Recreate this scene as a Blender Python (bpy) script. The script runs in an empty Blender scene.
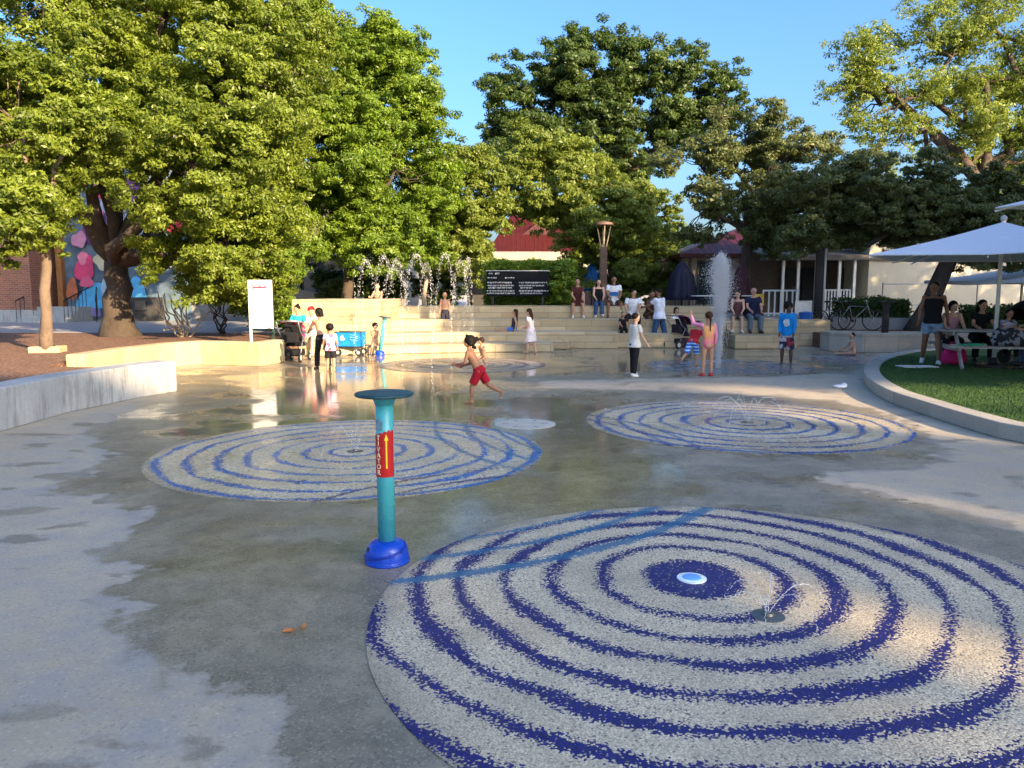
import bpy, bmesh, math, random
import numpy as np
from mathutils import Vector, Matrix
R = math.radians
S = bpy.context.scene
COL = S.collection
rnd = random.Random(7)

# ------------------------------------------------------------------ camera
CAM_H, FPX, PITCH = 1.65, 769.0, math.atan(90 / 769.0)
cd = bpy.data.cameras.new('camera'); cam = bpy.data.objects.new('camera', cd); COL.objects.link(cam)
cam.location = (0, 0, CAM_H); cam.rotation_euler = (R(90) - PITCH, 0, 0)
cd.sensor_width = 36; cd.lens = 36 * FPX / 1024; cd.clip_end = 2000; cd.clip_start = .05
S.camera = cam
# ------------------------------------------------------------------ sky and sun
SUN_AZ, SUN_EL = 40.0, 18.5         # degrees to the right of straight behind the camera
sdir = Vector((math.sin(R(SUN_AZ)) * math.cos(R(SUN_EL)), -math.cos(R(SUN_AZ)) * math.cos(R(SUN_EL)), math.sin(R(SUN_EL))))
w = bpy.data.worlds.new('World'); S.world = w; w.use_nodes = True
nt = w.node_tree; bg = nt.nodes['Background']
sky = nt.nodes.new('ShaderNodeTexSky'); sky.sky_type = 'NISHITA'; sky.sun_disc = False
sky.sun_elevation = R(SUN_EL); sky.sun_rotation = R(180 - SUN_AZ)
sky.altitude = 50; sky.air_density = 1.0; sky.dust_density = 5.0; sky.ozone_density = 4.5
hs = nt.nodes.new('ShaderNodeHueSaturation'); hs.inputs['Saturation'].default_value = 1.14; hs.inputs['Hue'].default_value = .504
nt.links.new(sky.outputs[0], hs.inputs['Color']); nt.links.new(hs.outputs[0], bg.inputs[0]); bg.inputs[1].default_value = .15
sl = bpy.data.lights.new('sun', 'SUN'); sl.energy = 5.0; sl.angle = R(.45); sl.color = (1, .75, .45)
so = bpy.data.objects.new('sun', sl); COL.objects.link(so)
so.rotation_euler = sdir.to_track_quat('Z', 'Y').to_euler()
S.view_settings.view_transform = 'Standard'; S.view_settings.look = 'None'
S.view_settings.exposure = 1.65; S.view_settings.gamma = 1
S.view_settings.use_curve_mapping = False
S.render.resolution_x = 1024; S.render.resolution_y = 768

def G(px, py, z=0.0):
    u = (px - 512) / FPX; v = (py - 384) / FPX
    dy = math.cos(PITCH) - v * math.sin(PITCH); dz = -math.sin(PITCH) - v * math.cos(PITCH)
    t = (z - CAM_H) / dz
    return Vector((u * t, dy * t, z))
def D(px, py, d):
    "point on the ray of a pixel at world distance y = d"
    u = (px - 512) / FPX; v = (py - 384) / FPX
    dy = math.cos(PITCH) - v * math.sin(PITCH); dz = -math.sin(PITCH) - v * math.cos(PITCH)
    t = d / dy
    return Vector((u * t, d, CAM_H + dz * t))

# ------------------------------------------------------------------ materials
MC = {}
def node(nt, t, **k):
    n = nt.nodes.new(t)
    for a, b in k.items(): setattr(n, a, b)
    return n
def mth(nt, op, a, b=None, c=None, clamp=False):
    n = nt.nodes.new('ShaderNodeMath'); n.operation = op; n.use_clamp = clamp
    for i, v in enumerate((a, b, c)):
        if v is None: continue
        if isinstance(v, (int, float)): n.inputs[i].default_value = v
        else: nt.links.new(v, n.inputs[i])
    return n.outputs[0]
def mixc(nt, f, a, b):
    n = nt.nodes.new('ShaderNodeMix'); n.data_type = 'RGBA'
    for i, v in ((0, f), (6, a), (7, b)):
        if isinstance(v, (int, float)): n.inputs[i].default_value = v
        elif isinstance(v, tuple): n.inputs[i].default_value = (*v[:3], 1)
        else: nt.links.new(v, n.inputs[i])
    return n.outputs[2]
def mapr(nt, v, a, b, c=0., d=1.):
    n = nt.nodes.new('ShaderNodeMapRange'); n.clamp = True
    nt.links.new(v, n.inputs[0])
    for i, x in enumerate((a, b, c, d)): n.inputs[i + 1].default_value = x
    return n.outputs[0]
def noise(nt, vec, scale, detail=4, rough=.55):
    n = nt.nodes.new('ShaderNodeTexNoise'); n.inputs['Scale'].default_value = scale
    n.inputs['Detail'].default_value = detail; n.inputs['Roughness'].default_value = rough
    if vec is not None: nt.links.new(vec, n.inputs['Vector'])
    return n.outputs[0]
def newmat(name):
    m = bpy.data.materials.new(name); m.use_nodes = True
    nt = m.node_tree; b = nt.nodes['Principled BSDF']
    return m, nt, b
def objco(nt): return node(nt, 'ShaderNodeTexCoord').outputs['Object']
def geopos(nt): return node(nt, 'ShaderNodeNewGeometry').outputs['Position']
def bump(nt, b, h, s, d=.01):
    n = nt.nodes.new('ShaderNodeBump'); n.inputs['Strength'].default_value = s; n.inputs['Distance'].default_value = d
    nt.links.new(h, n.inputs['Height']); nt.links.new(n.outputs[0], b.inputs['Normal'])
def mat(name, col, rough=.6, var=.18, sc=6., metal=0., bmp=.15, bsc=None, spec=.4):
    key = (name, col)
    if key in MC: return MC[key]
    m, nt, b = newmat(name)
    p = objco(nt); n1 = noise(nt, p, sc, 5)
    lo = tuple(c * (1 - var) for c in col); hi = tuple(min(1, c * (1 + var)) for c in col)
    nt.links.new(mixc(nt, mapr(nt, n1, .3, .7), lo, hi), b.inputs['Base Color'])
    nt.links.new(mapr(nt, n1, .2, .8, max(0, rough - .08), min(1, rough + .08)), b.inputs['Roughness'])
    b.inputs['Metallic'].default_value = metal; b.inputs['Specular IOR Level'].default_value = spec
    if bmp: bump(nt, b, noise(nt, p, bsc or sc * 8, 3), bmp)
    MC[key] = m; return m
def cloth(col, name='cloth'): return mat(name, col, .85, .2, 9, bmp=1.0, bsc=13, spec=.2)

# ------------------------------------------------------------------ mesh collector
class M:
    def __init__(s): s.v = []; s.f = []
    def add(s, vs, fs):
        o = len(s.v); s.v += [tuple(v) for v in vs]; s.f += [tuple(i + o for i in f) for f in fs]; return s
    def box(s, c, size, rz=0, rot=None):
        mt = rot if rot is not None else Matrix.Rotation(rz, 3, 'Z')
        vs = [Vector(c) + mt @ Vector((x * size[0] / 2, y * size[1] / 2, z * size[2] / 2)) for x in (-1, 1) for y in (-1, 1) for z in (-1, 1)]
        return s.add(vs, [(0, 1, 3, 2), (4, 6, 7, 5), (0, 4, 5, 1), (2, 3, 7, 6), (0, 2, 6, 4), (1, 5, 7, 3)])
    def box2(s, x0, x1, y0, y1, z0, z1): return s.box(((x0 + x1) / 2, (y0 + y1) / 2, (z0 + z1) / 2), (x1 - x0, y1 - y0, z1 - z0))
    def beam(s, a, b, wd, ht, up=Vector((0, 0, 1))):
        a, b = Vector(a), Vector(b); d = (b - a); L = d.length; y = d.normalized()
        x = y.cross(up)
        if x.length < 1e-3: x = Vector((1, 0, 0))
        x.normalize(); z = x.cross(y)
        return s.box((a + b) / 2, (wd, L, ht), rot=Matrix((x, y, z)).transposed())
    def tube(s, pts, rad, seg=10, cap=True):
        pts = [Vector(p) for p in pts]; n = len(pts)
        if isinstance(rad, (int, float)): rad = [rad] * n
        vs = []; fs = []; prev = None
        for i, p in enumerate(pts):
            t = (pts[min(i + 1, n - 1)] - pts[max(i - 1, 0)])
            t = t.normalized() if t.length > 1e-9 else Vector((0, 0, 1))
            if prev is None:
                a = Vector((1, 0, 0)) if abs(t.x) < .8 else Vector((0, 1, 0)); x = (a - t * a.dot(t)).normalized()
            else:
                x = prev - t * prev.dot(t); x = x.normalized() if x.length > 1e-6 else t.orthogonal().normalized()
            prev = x; y = t.cross(x)
            for k in range(seg):
                a = 2 * math.pi * k / seg; vs.append(p + (x * math.cos(a) + y * math.sin(a)) * rad[i])
        for i in range(n - 1):
            for k in range(seg):
                k2 = (k + 1) % seg
                fs.append((i * seg + k, i * seg + k2, (i + 1) * seg + k2, (i + 1) * seg + k))
        if cap: fs += [tuple(reversed(range(seg))), tuple((n - 1) * seg + k for k in range(seg))]
        return s.add(vs, fs)
    def ell(s, c, r, rot=None, seg=14, rings=9):
        c = Vector(c); rot = rot or Matrix.Identity(3)
        if isinstance(r, (int, float)): r = (r, r, r)
        vs = [c + rot @ Vector((0, 0, -r[2]))]
        for i in range(1, rings):
            ph = math.pi * i / rings
            for k in range(seg):
                a = 2 * math.pi * k / seg
                vs.append(c + rot @ Vector((math.sin(ph) * math.cos(a) * r[0], math.sin(ph) * math.sin(a) * r[1], -math.cos(ph) * r[2])))
        vs.append(c + rot @ Vector((0, 0, r[2]))); e = len(vs) - 1
        fs = [(0, 1 + (k + 1) % seg, 1 + k) for k in range(seg)]
        for i in range(rings - 2):
            for k in range(seg):
                a = 1 + i * seg; k2 = (k + 1) % seg
                fs.append((a + k, a + k2, a + seg + k2, a + seg + k))
        a = 1 + (rings - 2) * seg
        fs += [(a + k, a + (k + 1) % seg, e) for k in range(seg)]
        return s.add(vs, fs)
    def cap(s, a, b, ra, rb, seg=12):          # capsule
        s.tube([a, b], [ra, rb], seg); s.ell(a, ra, seg=12, rings=8); return s.ell(b, rb, seg=12, rings=8)
    def loft(s, rings, seg=20):                # (centre, xaxis, yaxis, rx, ry)
        vs = []; fs = []
        for c, x, y, rx, ry in rings:
            for k in range(seg):
                a = 2 * math.pi * k / seg
                ca, sa = math.cos(a), math.sin(a); q = 1 / (abs(ca) ** 2.5 + abs(sa) ** 2.5) ** (1 / 2.5)
                vs.append(Vector(c) + x * (ca * q * rx) + y * (sa * q * ry))
        n = len(rings)
        for i in range(n - 1):
            for k in range(seg):
                k2 = (k + 1) % seg; fs.append((i * seg + k, i * seg + k2, (i + 1) * seg + k2, (i + 1) * seg + k))
        fs += [tuple(reversed(range(seg))), tuple((n - 1) * seg + k for k in range(seg))]
        return s.add(vs, fs)
    def lathe(s, prof, c=(0, 0, 0), seg=32):   # prof (r,z)
        vs = []; fs = []; c = Vector(c)
        for r, z in prof:
            for k in range(seg):
                a = 2 * math.pi * k / seg; vs.append(c + Vector((r * math.cos(a), r * math.sin(a), z)))
        n = len(prof)
        for i in range(n - 1):
            for k in range(seg):
                k2 = (k + 1) % seg; fs.append((i * seg + k, i * seg + k2, (i + 1) * seg + k2, (i + 1) * seg + k))
        fs += [tuple(reversed(range(seg))), tuple((n - 1) * seg + k for k in range(seg))]
        return s.add(vs, fs)
    def prism(s, poly, z0, z1):
        n = len(poly); vs = [(p[0], p[1], z0) for p in poly] + [(p[0], p[1], z1) for p in poly]
        return s.add(vs, [tuple(reversed(range(n))), tuple(range(n, 2 * n))] + [(i, (i + 1) % n, n + (i + 1) % n, n + i) for i in range(n)])
    def build(s, name, m, parent=None, smooth=False, bevel=0, loc=None, label=None, voxel=0, sm=0):
        me = bpy.data.meshes.new(name)
        me.from_pydata(s.v, [], s.f); me.update()
        if not voxel:
            bm = bmesh.new(); bm.from_mesh(me); bmesh.ops.recalc_face_normals(bm, faces=bm.faces); bm.to_mesh(me); bm.free()
        o = bpy.data.objects.new(name, me); COL.objects.link(o)
        if m: me.materials.append(m)
        if loc is not None: o.location = loc
        if parent is not None: o.parent = parent
        if smooth or voxel: me.polygons.foreach_set('use_smooth', [True] * len(me.polygons))
        if bevel:
            b = o.modifiers.new('bevel', 'BEVEL'); b.width = bevel; b.segments = 2; b.limit_method = 'ANGLE'
        if voxel:
            r = o.modifiers.new('remesh', 'REMESH'); r.mode = 'VOXEL'; r.voxel_size = voxel; r.use_smooth_shade = True
            if sm: q = o.modifiers.new('smooth', 'SMOOTH'); q.factor = .5; q.iterations = sm
        if label: o['label'] = label
        return o
def tag(o, label=None, cat=None, group=None, kind=None):
    if label: o['label'] = label
    if cat: o['category'] = cat
    if group: o['group'] = group
    if kind: o['kind'] = kind
    return o
def empty(name, loc, rz=0, label=None, cat=None, group=None):
    o = bpy.data.objects.new(name, None); COL.objects.link(o); o.location = loc; o.rotation_euler = (0, 0, rz); o.empty_display_size = .2
    return tag(o, label, cat, group)
def npmesh(name, V, Q, m, parent=None, attr=None):
    me = bpy.data.meshes.new(name); k = Q.shape[1]
    me.vertices.add(len(V)); me.vertices.foreach_set('co', V.astype(np.float32).ravel())
    me.loops.add(Q.size); me.loops.foreach_set('vertex_index', Q.astype(np.int32).ravel())
    me.polygons.add(len(Q)); me.polygons.foreach_set('loop_start', np.arange(0, Q.size, k, dtype=np.int32))
    me.polygons.foreach_set('loop_total', np.full(len(Q), k, dtype=np.int32))
    me.update(calc_edges=True)
    if attr is not None:
        a = me.attributes.new('v', 'FLOAT', 'FACE'); a.data.foreach_set('value', attr.astype(np.float32))
    me.materials.append(m)
    o = bpy.data.objects.new(name, me); COL.objects.link(o)
    if parent is not None: o.parent = parent
    return o

# ------------------------------------------------------------------ ground: wet and dry concrete
WETPX = [(150, 396), (90, 433), (112, 463), (46, 491), (133, 500), (130, 533), (118, 575), (120, 650), (190, 682), (280, 705), (245, 740), (270, 768), (330, 960), (1300, 1000), (1250, 620), (1024, 535), (960, 512), (880, 495), (850, 487), (832, 474), (891, 468), (954, 459), (940, 446), (918, 428), (880, 411), (830, 400), (740, 395), (640, 390), (540, 388), (545, 381), (700, 378), (800, 376), (855, 372), (880, 352), (700, 346), (300, 350), (275, 366), (176, 369), (172, 391)]
WP = np.array([G(*p)[:2] for p in WETPX])
def signed(P, poly):
    n = len(poly); d = np.full(len(P), 1e9); ins = np.zeros(len(P), bool)
    for i in range(n):
        a, b = poly[i], poly[(i + 1) % n]; ab = b - a; t = np.clip(((P - a) @ ab) / (ab @ ab), 0, 1)
        d = np.minimum(d, np.hypot(*(P - a - t[:, None] * ab).T))
        c = ((a[1] > P[:, 1]) != (b[1] > P[:, 1])); den = b[1] - a[1] if abs(b[1] - a[1]) > 1e-9 else 1e-9
        ins ^= c & (P[:, 0] < (b[0] - a[0]) * (P[:, 1] - a[1]) / den + a[0])
    return np.where(ins, d, -d)
xs = np.concatenate([[-400, -150, -60, -30, -20], np.arange(-14, 16.01, .15), [20, 30, 60, 150, 400]])
ys = np.concatenate([[-400, -100, -30, -10, -3], np.arange(0, 30.01, .15), [35, 50, 80, 150, 400, 900]])
X, Y = np.meshgrid(xs, ys); V = np.stack([X.ravel(), Y.ravel(), np.zeros(X.size)], 1)
nx, ny = len(xs), len(ys); I = np.arange(nx * ny).reshape(ny, nx)
Q = np.stack([I[:-1, :-1].ravel(), I[:-1, 1:].ravel(), I[1:, 1:].ravel(), I[1:, :-1].ravel()], 1)
gm, nt, b = newmat('concrete_ground')
p = geopos(nt)
sdv = node(nt, 'ShaderNodeAttribute', attribute_name='sd').outputs['Fac']
n1 = noise(nt, p, 1.7, 7, .62); n2 = noise(nt, p, .5, 4); nf = noise(nt, p, 60, 3, .7)
stv = node(nt, 'ShaderNodeMapping'); nt.links.new(p, stv.inputs[0]); stv.inputs['Scale'].default_value = (1.5, 2.3, 1)
n3 = noise(nt, stv.outputs[0], 1.6, 6, .6)
e = mth(nt, 'ADD', sdv, mth(nt, 'MULTIPLY', mth(nt, 'SUBTRACT', n1, .5), .9))
e = mth(nt, 'ADD', e, mth(nt, 'MULTIPLY', mth(nt, 'SUBTRACT', n3, .52), .55))
e = mth(nt, 'ADD', e, mth(nt, 'MULTIPLY', mth(nt, 'SUBTRACT', noise(nt, p, 7, 6, .65), .5), .45))
wet = mapr(nt, e, -.03, .035)
# stray damp splashes on the dry part
spl = mapr(nt, mth(nt, 'ADD', mth(nt, 'MULTIPLY', noise(nt, stv.outputs[0], 1.1, 5, .5), 1.0), mapr(nt, sdv, -1.6, .0, -.08, .0)), .56, .59)
spl = mth(nt, 'MULTIPLY', spl, mapr(nt, sdv, -1.6, -1.3))
wetall = mth(nt, 'MAXIMUM', wet, mth(nt, 'MULTIPLY', spl, .75))
dry = mixc(nt, mapr(nt, n2, .3, .7), (.40, .325, .21), (.52, .43, .29))
dry = mixc(nt, mapr(nt, noise(nt, p, 3.1, 8, .7), .42, .68), dry, (.36, .32, .27))
dry = mixc(nt, mapr(nt, nf, .5, .72, 0, .8), dry, (.30, .27, .23))
vd = node(nt, 'ShaderNodeTexVoronoi'); nt.links.new(p, vd.inputs['Vector']); vd.inputs['Scale'].default_value = 90
vs_ = node(nt, 'ShaderNodeSeparateColor'); nt.links.new(vd.outputs['Color'], vs_.inputs[0])
dry = mixc(nt, mapr(nt, vs_.outputs[0], .9, .97, 0, .25), dry, (.66, .6, .5))
dry = mixc(nt, mapr(nt, vs_.outputs[1], .93, .98, 0, .35), dry, (.16, .14, .12))
vor = node(nt, 'ShaderNodeTexVoronoi'); nt.links.new(p, vor.inputs['Vector']); vor.inputs['Scale'].default_value = 105
peb = node(nt, 'ShaderNodeSeparateColor'); nt.links.new(vor.outputs['Color'], peb.inputs[0])
wc = mixc(nt, mapr(nt, n1, .36, .64), (.185, .155, .10), (.33, .275, .185))
wc = mixc(nt, mapr(nt, noise(nt, p, 6, 6, .7), .45, .7, 0, .6), wc, (.10, .088, .06))
wc = mixc(nt, mapr(nt, peb.outputs[0], .78, .95, 0, .5), wc, (.40, .35, .26))
wc = mixc(nt, mapr(nt, peb.outputs[1], .8, 1., 0, .6), wc, (.07, .065, .05))
base = mixc(nt, wetall, dry, wc)
rim = mth(nt, 'MULTIPLY', mapr(nt, e, -.16, -.03), mth(nt, 'SUBTRACT', 1., wet))
base = mixc(nt, mth(nt, 'MULTIPLY', rim, .35), base, (.27, .26, .24))
nt.links.new(base, b.inputs['Base Color'])
film = mapr(nt, mth(nt, 'ADD', noise(nt, p, .8, 4, .6), mapr(nt, sdv, .0, 2.2, -.12, .14)), .43, .58)
gy_ = node(nt, 'ShaderNodeSeparateXYZ'); nt.links.new(p, gy_.inputs[0]); film = mth(nt, 'MULTIPLY', film, mapr(nt, mth(nt, 'ADD', gy_.outputs[1], mth(nt, 'MULTIPLY', n2, 2.5)), 3.8, 7.4, .15, 1.))
rw = mth(nt, 'SUBTRACT', .42, mth(nt, 'MULTIPLY', film, .34))
mx = node(nt, 'ShaderNodeMix'); nt.links.new(wetall, mx.inputs[0]); mx.inputs[2].default_value = .75; nt.links.new(rw, mx.inputs[3])
nt.links.new(mx.outputs[0], b.inputs['Roughness']); b.inputs['Specular IOR Level'].default_value = .5
rip = noise(nt, p, 7, 3, .5)
hh = mth(nt, 'ADD', mth(nt, 'MULTIPLY', rip, .35), mth(nt, 'MULTIPLY', nf, mth(nt, 'SUBTRACT', .75, mth(nt, 'MULTIPLY', mth(nt, 'MULTIPLY', film, wet), .68))))
bump(nt, b, hh, .35, .008)
ground = npmesh('ground', V, Q, gm)
at = ground.data.attributes.new('sd', 'FLOAT', 'POINT'); at.data.foreach_set('value', np.clip(signed(V[:, :2], WP), -5, 5).astype(np.float32))
tag(ground, 'wet and dry grey concrete paving of the splash pad', kind='structure')

# ------------------------------------------------------------------ ring medallions set in the paving
C1, C2, C3 = (1.045, 4.31), (-1.65, 7.96), (3.03, 9.79)
BLUE, TEAL, MID = (.010, .008, .125), (.008, .14, .28), (.008, .09, .30)
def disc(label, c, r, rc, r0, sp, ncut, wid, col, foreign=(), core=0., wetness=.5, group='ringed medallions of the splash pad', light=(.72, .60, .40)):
    m, nt, b = newmat('pebble_rings')
    p = geopos(nt)
    vor = node(nt, 'ShaderNodeTexVoronoi'); nt.links.new(p, vor.inputs['Vector']); vor.inputs['Scale'].default_value = 105 if r0 > .4 else 60
    sc = node(nt, 'ShaderNodeSeparateColor'); nt.links.new(vor.outputs['Color'], sc.inputs[0])
    pos = vor.outputs['Position']
    def dist(cc):
        q = node(nt, 'ShaderNodeVectorMath', operation='DISTANCE'); cxy = node(nt, 'ShaderNodeCombineXYZ')
        s_ = node(nt, 'ShaderNodeSeparateXYZ'); nt.links.new(pos, s_.inputs[0]); nt.links.new(s_.outputs[0], cxy.inputs[0]); nt.links.new(s_.outputs[1], cxy.inputs[1])
        nt.links.new(cxy.outputs[0], q.inputs[0]); q.inputs[1].default_value = (*cc, 0); return q.outputs['Value']
    wob = mth(nt, 'MULTIPLY', mth(nt, 'SUBTRACT', noise(nt, pos, 1.3, 4), .5), .2)
    ww = mapr(nt, noise(nt, pos, 1.0, 2), .35, .65, wid * .5, wid * 1.5)
    jit = mth(nt, 'MULTIPLY', mth(nt, 'SUBTRACT', sc.outputs[0], .5), wid * 1.5)
    dd = mth(nt, 'ADD', dist(rc), wob)
    fr = mth(nt, 'FRACT', mth(nt, 'ADD', mth(nt, 'DIVIDE', mth(nt, 'SUBTRACT', dd, r0), sp), .5))
    rd = mth(nt, 'MULTIPLY', mth(nt, 'ABSOLUTE', mth(nt, 'SUBTRACT', fr, .5)), sp)
    ring = mth(nt, 'LESS_THAN', mth(nt, 'ADD', rd, jit), ww)
    ring = mth(nt, 'MULTIPLY', ring, mth(nt, 'GREATER_THAN', dd, r0 - sp * .5))
    if core: ring = mth(nt, 'MAXIMUM', ring, mth(nt, 'LESS_THAN', mth(nt, 'ADD', dd, jit), core))
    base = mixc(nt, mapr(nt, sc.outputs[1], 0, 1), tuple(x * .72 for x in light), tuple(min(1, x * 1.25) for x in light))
    base = mixc(nt, mapr(nt, sc.outputs[2], .93, .94, 0, .8), base, (.12, .10, .09))
    base = mixc(nt, mapr(nt, noise(nt, p, 1.3, 6, .65), .42, .68, 0, .75), base, tuple(x * .6 for x in light))
    rm = dist(c); base = mixc(nt, mth(nt, 'MULTIPLY', mapr(nt, mth(nt, 'ADD', rm, mth(nt, 'MULTIPLY', noise(nt, p, 4, 5), .25)), r - .02, r + .14), .6), base, (.20, .17, .12))
    colv = mixc(nt, sc.outputs[1], tuple(x * .6 for x in col), tuple(x * 1.5 for x in col))
    base = mixc(nt, mth(nt, 'MULTIPLY', ring, mapr(nt, sc.outputs[2], .04, .05)), base, colv)
    for cc, rr, fc, fw in foreign:
        d2 = mth(nt, 'ADD', mth(nt, 'ABSOLUTE', mth(nt, 'SUBTRACT', dist(cc), rr)), mth(nt, 'ADD', mth(nt, 'MULTIPLY', jit, .8), mth(nt, 'MULTIPLY', wob, .5)))
        base = mixc(nt, mth(nt, 'MULTIPLY', mth(nt, 'LESS_THAN', d2, fw), .85), base, fc)
    edge = mapr(nt, vor.outputs['Distance'], .3, .65, 0, .35)
    base = mixc(nt, edge, base, (.07, .065, .06))
    nt.links.new(base, b.inputs['Base Color'])
    nt.links.new(mapr(nt, noise(nt, p, 1.4, 4, .6), .42, .62, .5 - .42 * wetness, .6 - .2 * wetness), b.inputs['Roughness'])
    b.inputs['Specular IOR Level'].default_value = .22 + .3 * wetness
    bump(nt, b, mth(nt, 'ADD', mth(nt, 'MULTIPLY', vor.outputs['Distance'], -1.), sc.outputs[1]), .35 * (1.2 - wetness), .006)
    o = M().lathe([(r, 0), (r, .004), (0.001, .005)], seg=96)
    ob = o.build('ring_medallion', m, loc=(c[0], c[1], .001)); tag(ob, label, 'medallion', group); return ob
disc('nearest large pebble medallion with navy rings and a blue centre spot', (1.25, 3.86), 1.98, C1, .545, .262, 9, .043, BLUE,
     [(C2, 3.82, TEAL, .045), (C2, 3.48, TEAL, .04), (C2, 3.2, TEAL, .03)], core=.30, wetness=.25)
disc('white medallion with royal blue rings right behind the activator post', (-1.69, 7.99), 2.01, C2, .25, .277, 9, .032, (.006, .12, .38),
     [(C1, 3.1, BLUE, .025), (C1, 2.77, BLUE, .022), (C3, 4.0, TEAL, .03), (C3, 3.62, TEAL, .03), (C3, 3.25, TEAL, .025)], wetness=.65)
disc('blue ringed medallion on the right, crossed by a streak of sunlight', (2.98, 9.85), 2.01, C3, .25, .277, 9, .034, (.005, .075, .30),
     [(C2, 3.38, (.02, .06, .3), .03), (C2, 3.66, MID, .025), (C1, 4.05, BLUE, .025)], wetness=.75)
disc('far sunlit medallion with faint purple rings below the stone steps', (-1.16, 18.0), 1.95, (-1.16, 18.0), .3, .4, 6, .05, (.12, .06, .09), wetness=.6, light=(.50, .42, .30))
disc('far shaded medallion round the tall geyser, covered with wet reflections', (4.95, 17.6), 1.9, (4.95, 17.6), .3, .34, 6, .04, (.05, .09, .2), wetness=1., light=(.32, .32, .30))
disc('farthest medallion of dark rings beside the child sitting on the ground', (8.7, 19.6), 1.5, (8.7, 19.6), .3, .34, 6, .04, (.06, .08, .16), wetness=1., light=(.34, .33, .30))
WHITE = mat('white_paint', (.74, .74, .71), .45, .06, 3)
t = empty('drain_cover', (.17, 9.7, 0), 0, 'round white drain cover flush with the wet paving behind the running boy', 'drain cover')
M().lathe([(.39, 0), (.39, .004), (.33, .0065), (.001, .0065)], seg=48).build('cover_plate', mat('worn_beige', (.50, .46, .38), .5, .2, 5), t)
for a in range(6): M().box((.25 * math.cos(a * 1.047), .25 * math.sin(a * 1.047), .0075), (.09, .014, .002), rz=a * 1.047).build('slot', mat('slot_dark', (.05, .05, .05)), t)
# centre lens of the nearest medallion
t = empty('centre_light', (*C1, .006), 0, 'small round pale blue lens with a white rim in the navy centre spot', 'ground light')
M().lathe([(.085, 0), (.085, .006), (.06, .009), (.001, .009)], seg=32).build('rim', mat('lens_rim', (.75, .85, .9), .3), t)
M().lathe([(.055, .009), (.05, .013), (.001, .014)], seg=32).build('lens', mat('lens_blue', (.16, .42, .85), .2), t)
NOZ = mat('nozzle_metal', (.16, .16, .14), .4, metal=.7)
def nozzle(c, label):
    t = empty('fountain_nozzle', (c[0], c[1], .005), 0, label, 'nozzle', 'flush fountain nozzles')
    M().lathe([(.085, 0), (.085, .004), (.05, .008), (.001, .008)], seg=24).build('cover_plate', NOZ, t)
    M().lathe([(.03, .008), (.026, .02), (.001, .02)], seg=16).build('spout', NOZ, t)
N1 = G(768, 617)
nozzle(N1, 'dark round spray nozzle right of the blue centre spot of the nearest medallion')
nozzle(C2, 'spray nozzle in the middle of the medallion behind the activator post')
nozzle(C3, 'spray nozzle in the middle of the blue medallion crossed by sunlight')
t0 = M()
for (a, c, rz) in ((G(290, 633), .07, .4), (G(304, 629), .05, 1.6)):
    lf = M(); ca, sa = math.cos(rz), math.sin(rz)
    pts = [(-1, 0, .01), (-.4, .45, .02), (.4, .4, .012), (1, 0, .02), (.4, -.4, .01), (-.4, -.45, .018), (0, 0, .004)]
    lf.add([(x * c * .6 * ca - y * c * .6 * sa, x * c * .6 * sa + y * c * .6 * ca, z) for x, y, z in pts], [(6, i, (i + 1) % 6) for i in range(6)])
    ob = lf.build('fallen_leaf', mat('dry_leaf', (.45, .18, .05), .6), loc=(a.x, a.y, .002))
    sd_ = ob.modifiers.new('thickness', 'SOLIDIFY'); sd_.thickness = .001
    tag(ob, 'curled orange dry leaf on the wet paving, the ' + ('left' if c == .07 else 'paler right') + ' one of two', 'leaf', 'fallen leaves')
pp = G(840, 388)
ob = M().ell((0, 0, .03), (.13, .09, .035), seg=9, rings=5).ell((.08, .03, .05), (.06, .05, .04), seg=7, rings=4).build('crumpled_paper', mat('paper', (.8, .8, .8), .8), loc=(pp.x, pp.y, 0)); tag(ob, 'crumpled white paper lying on the paving near the turf kerb', 'litter')

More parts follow.
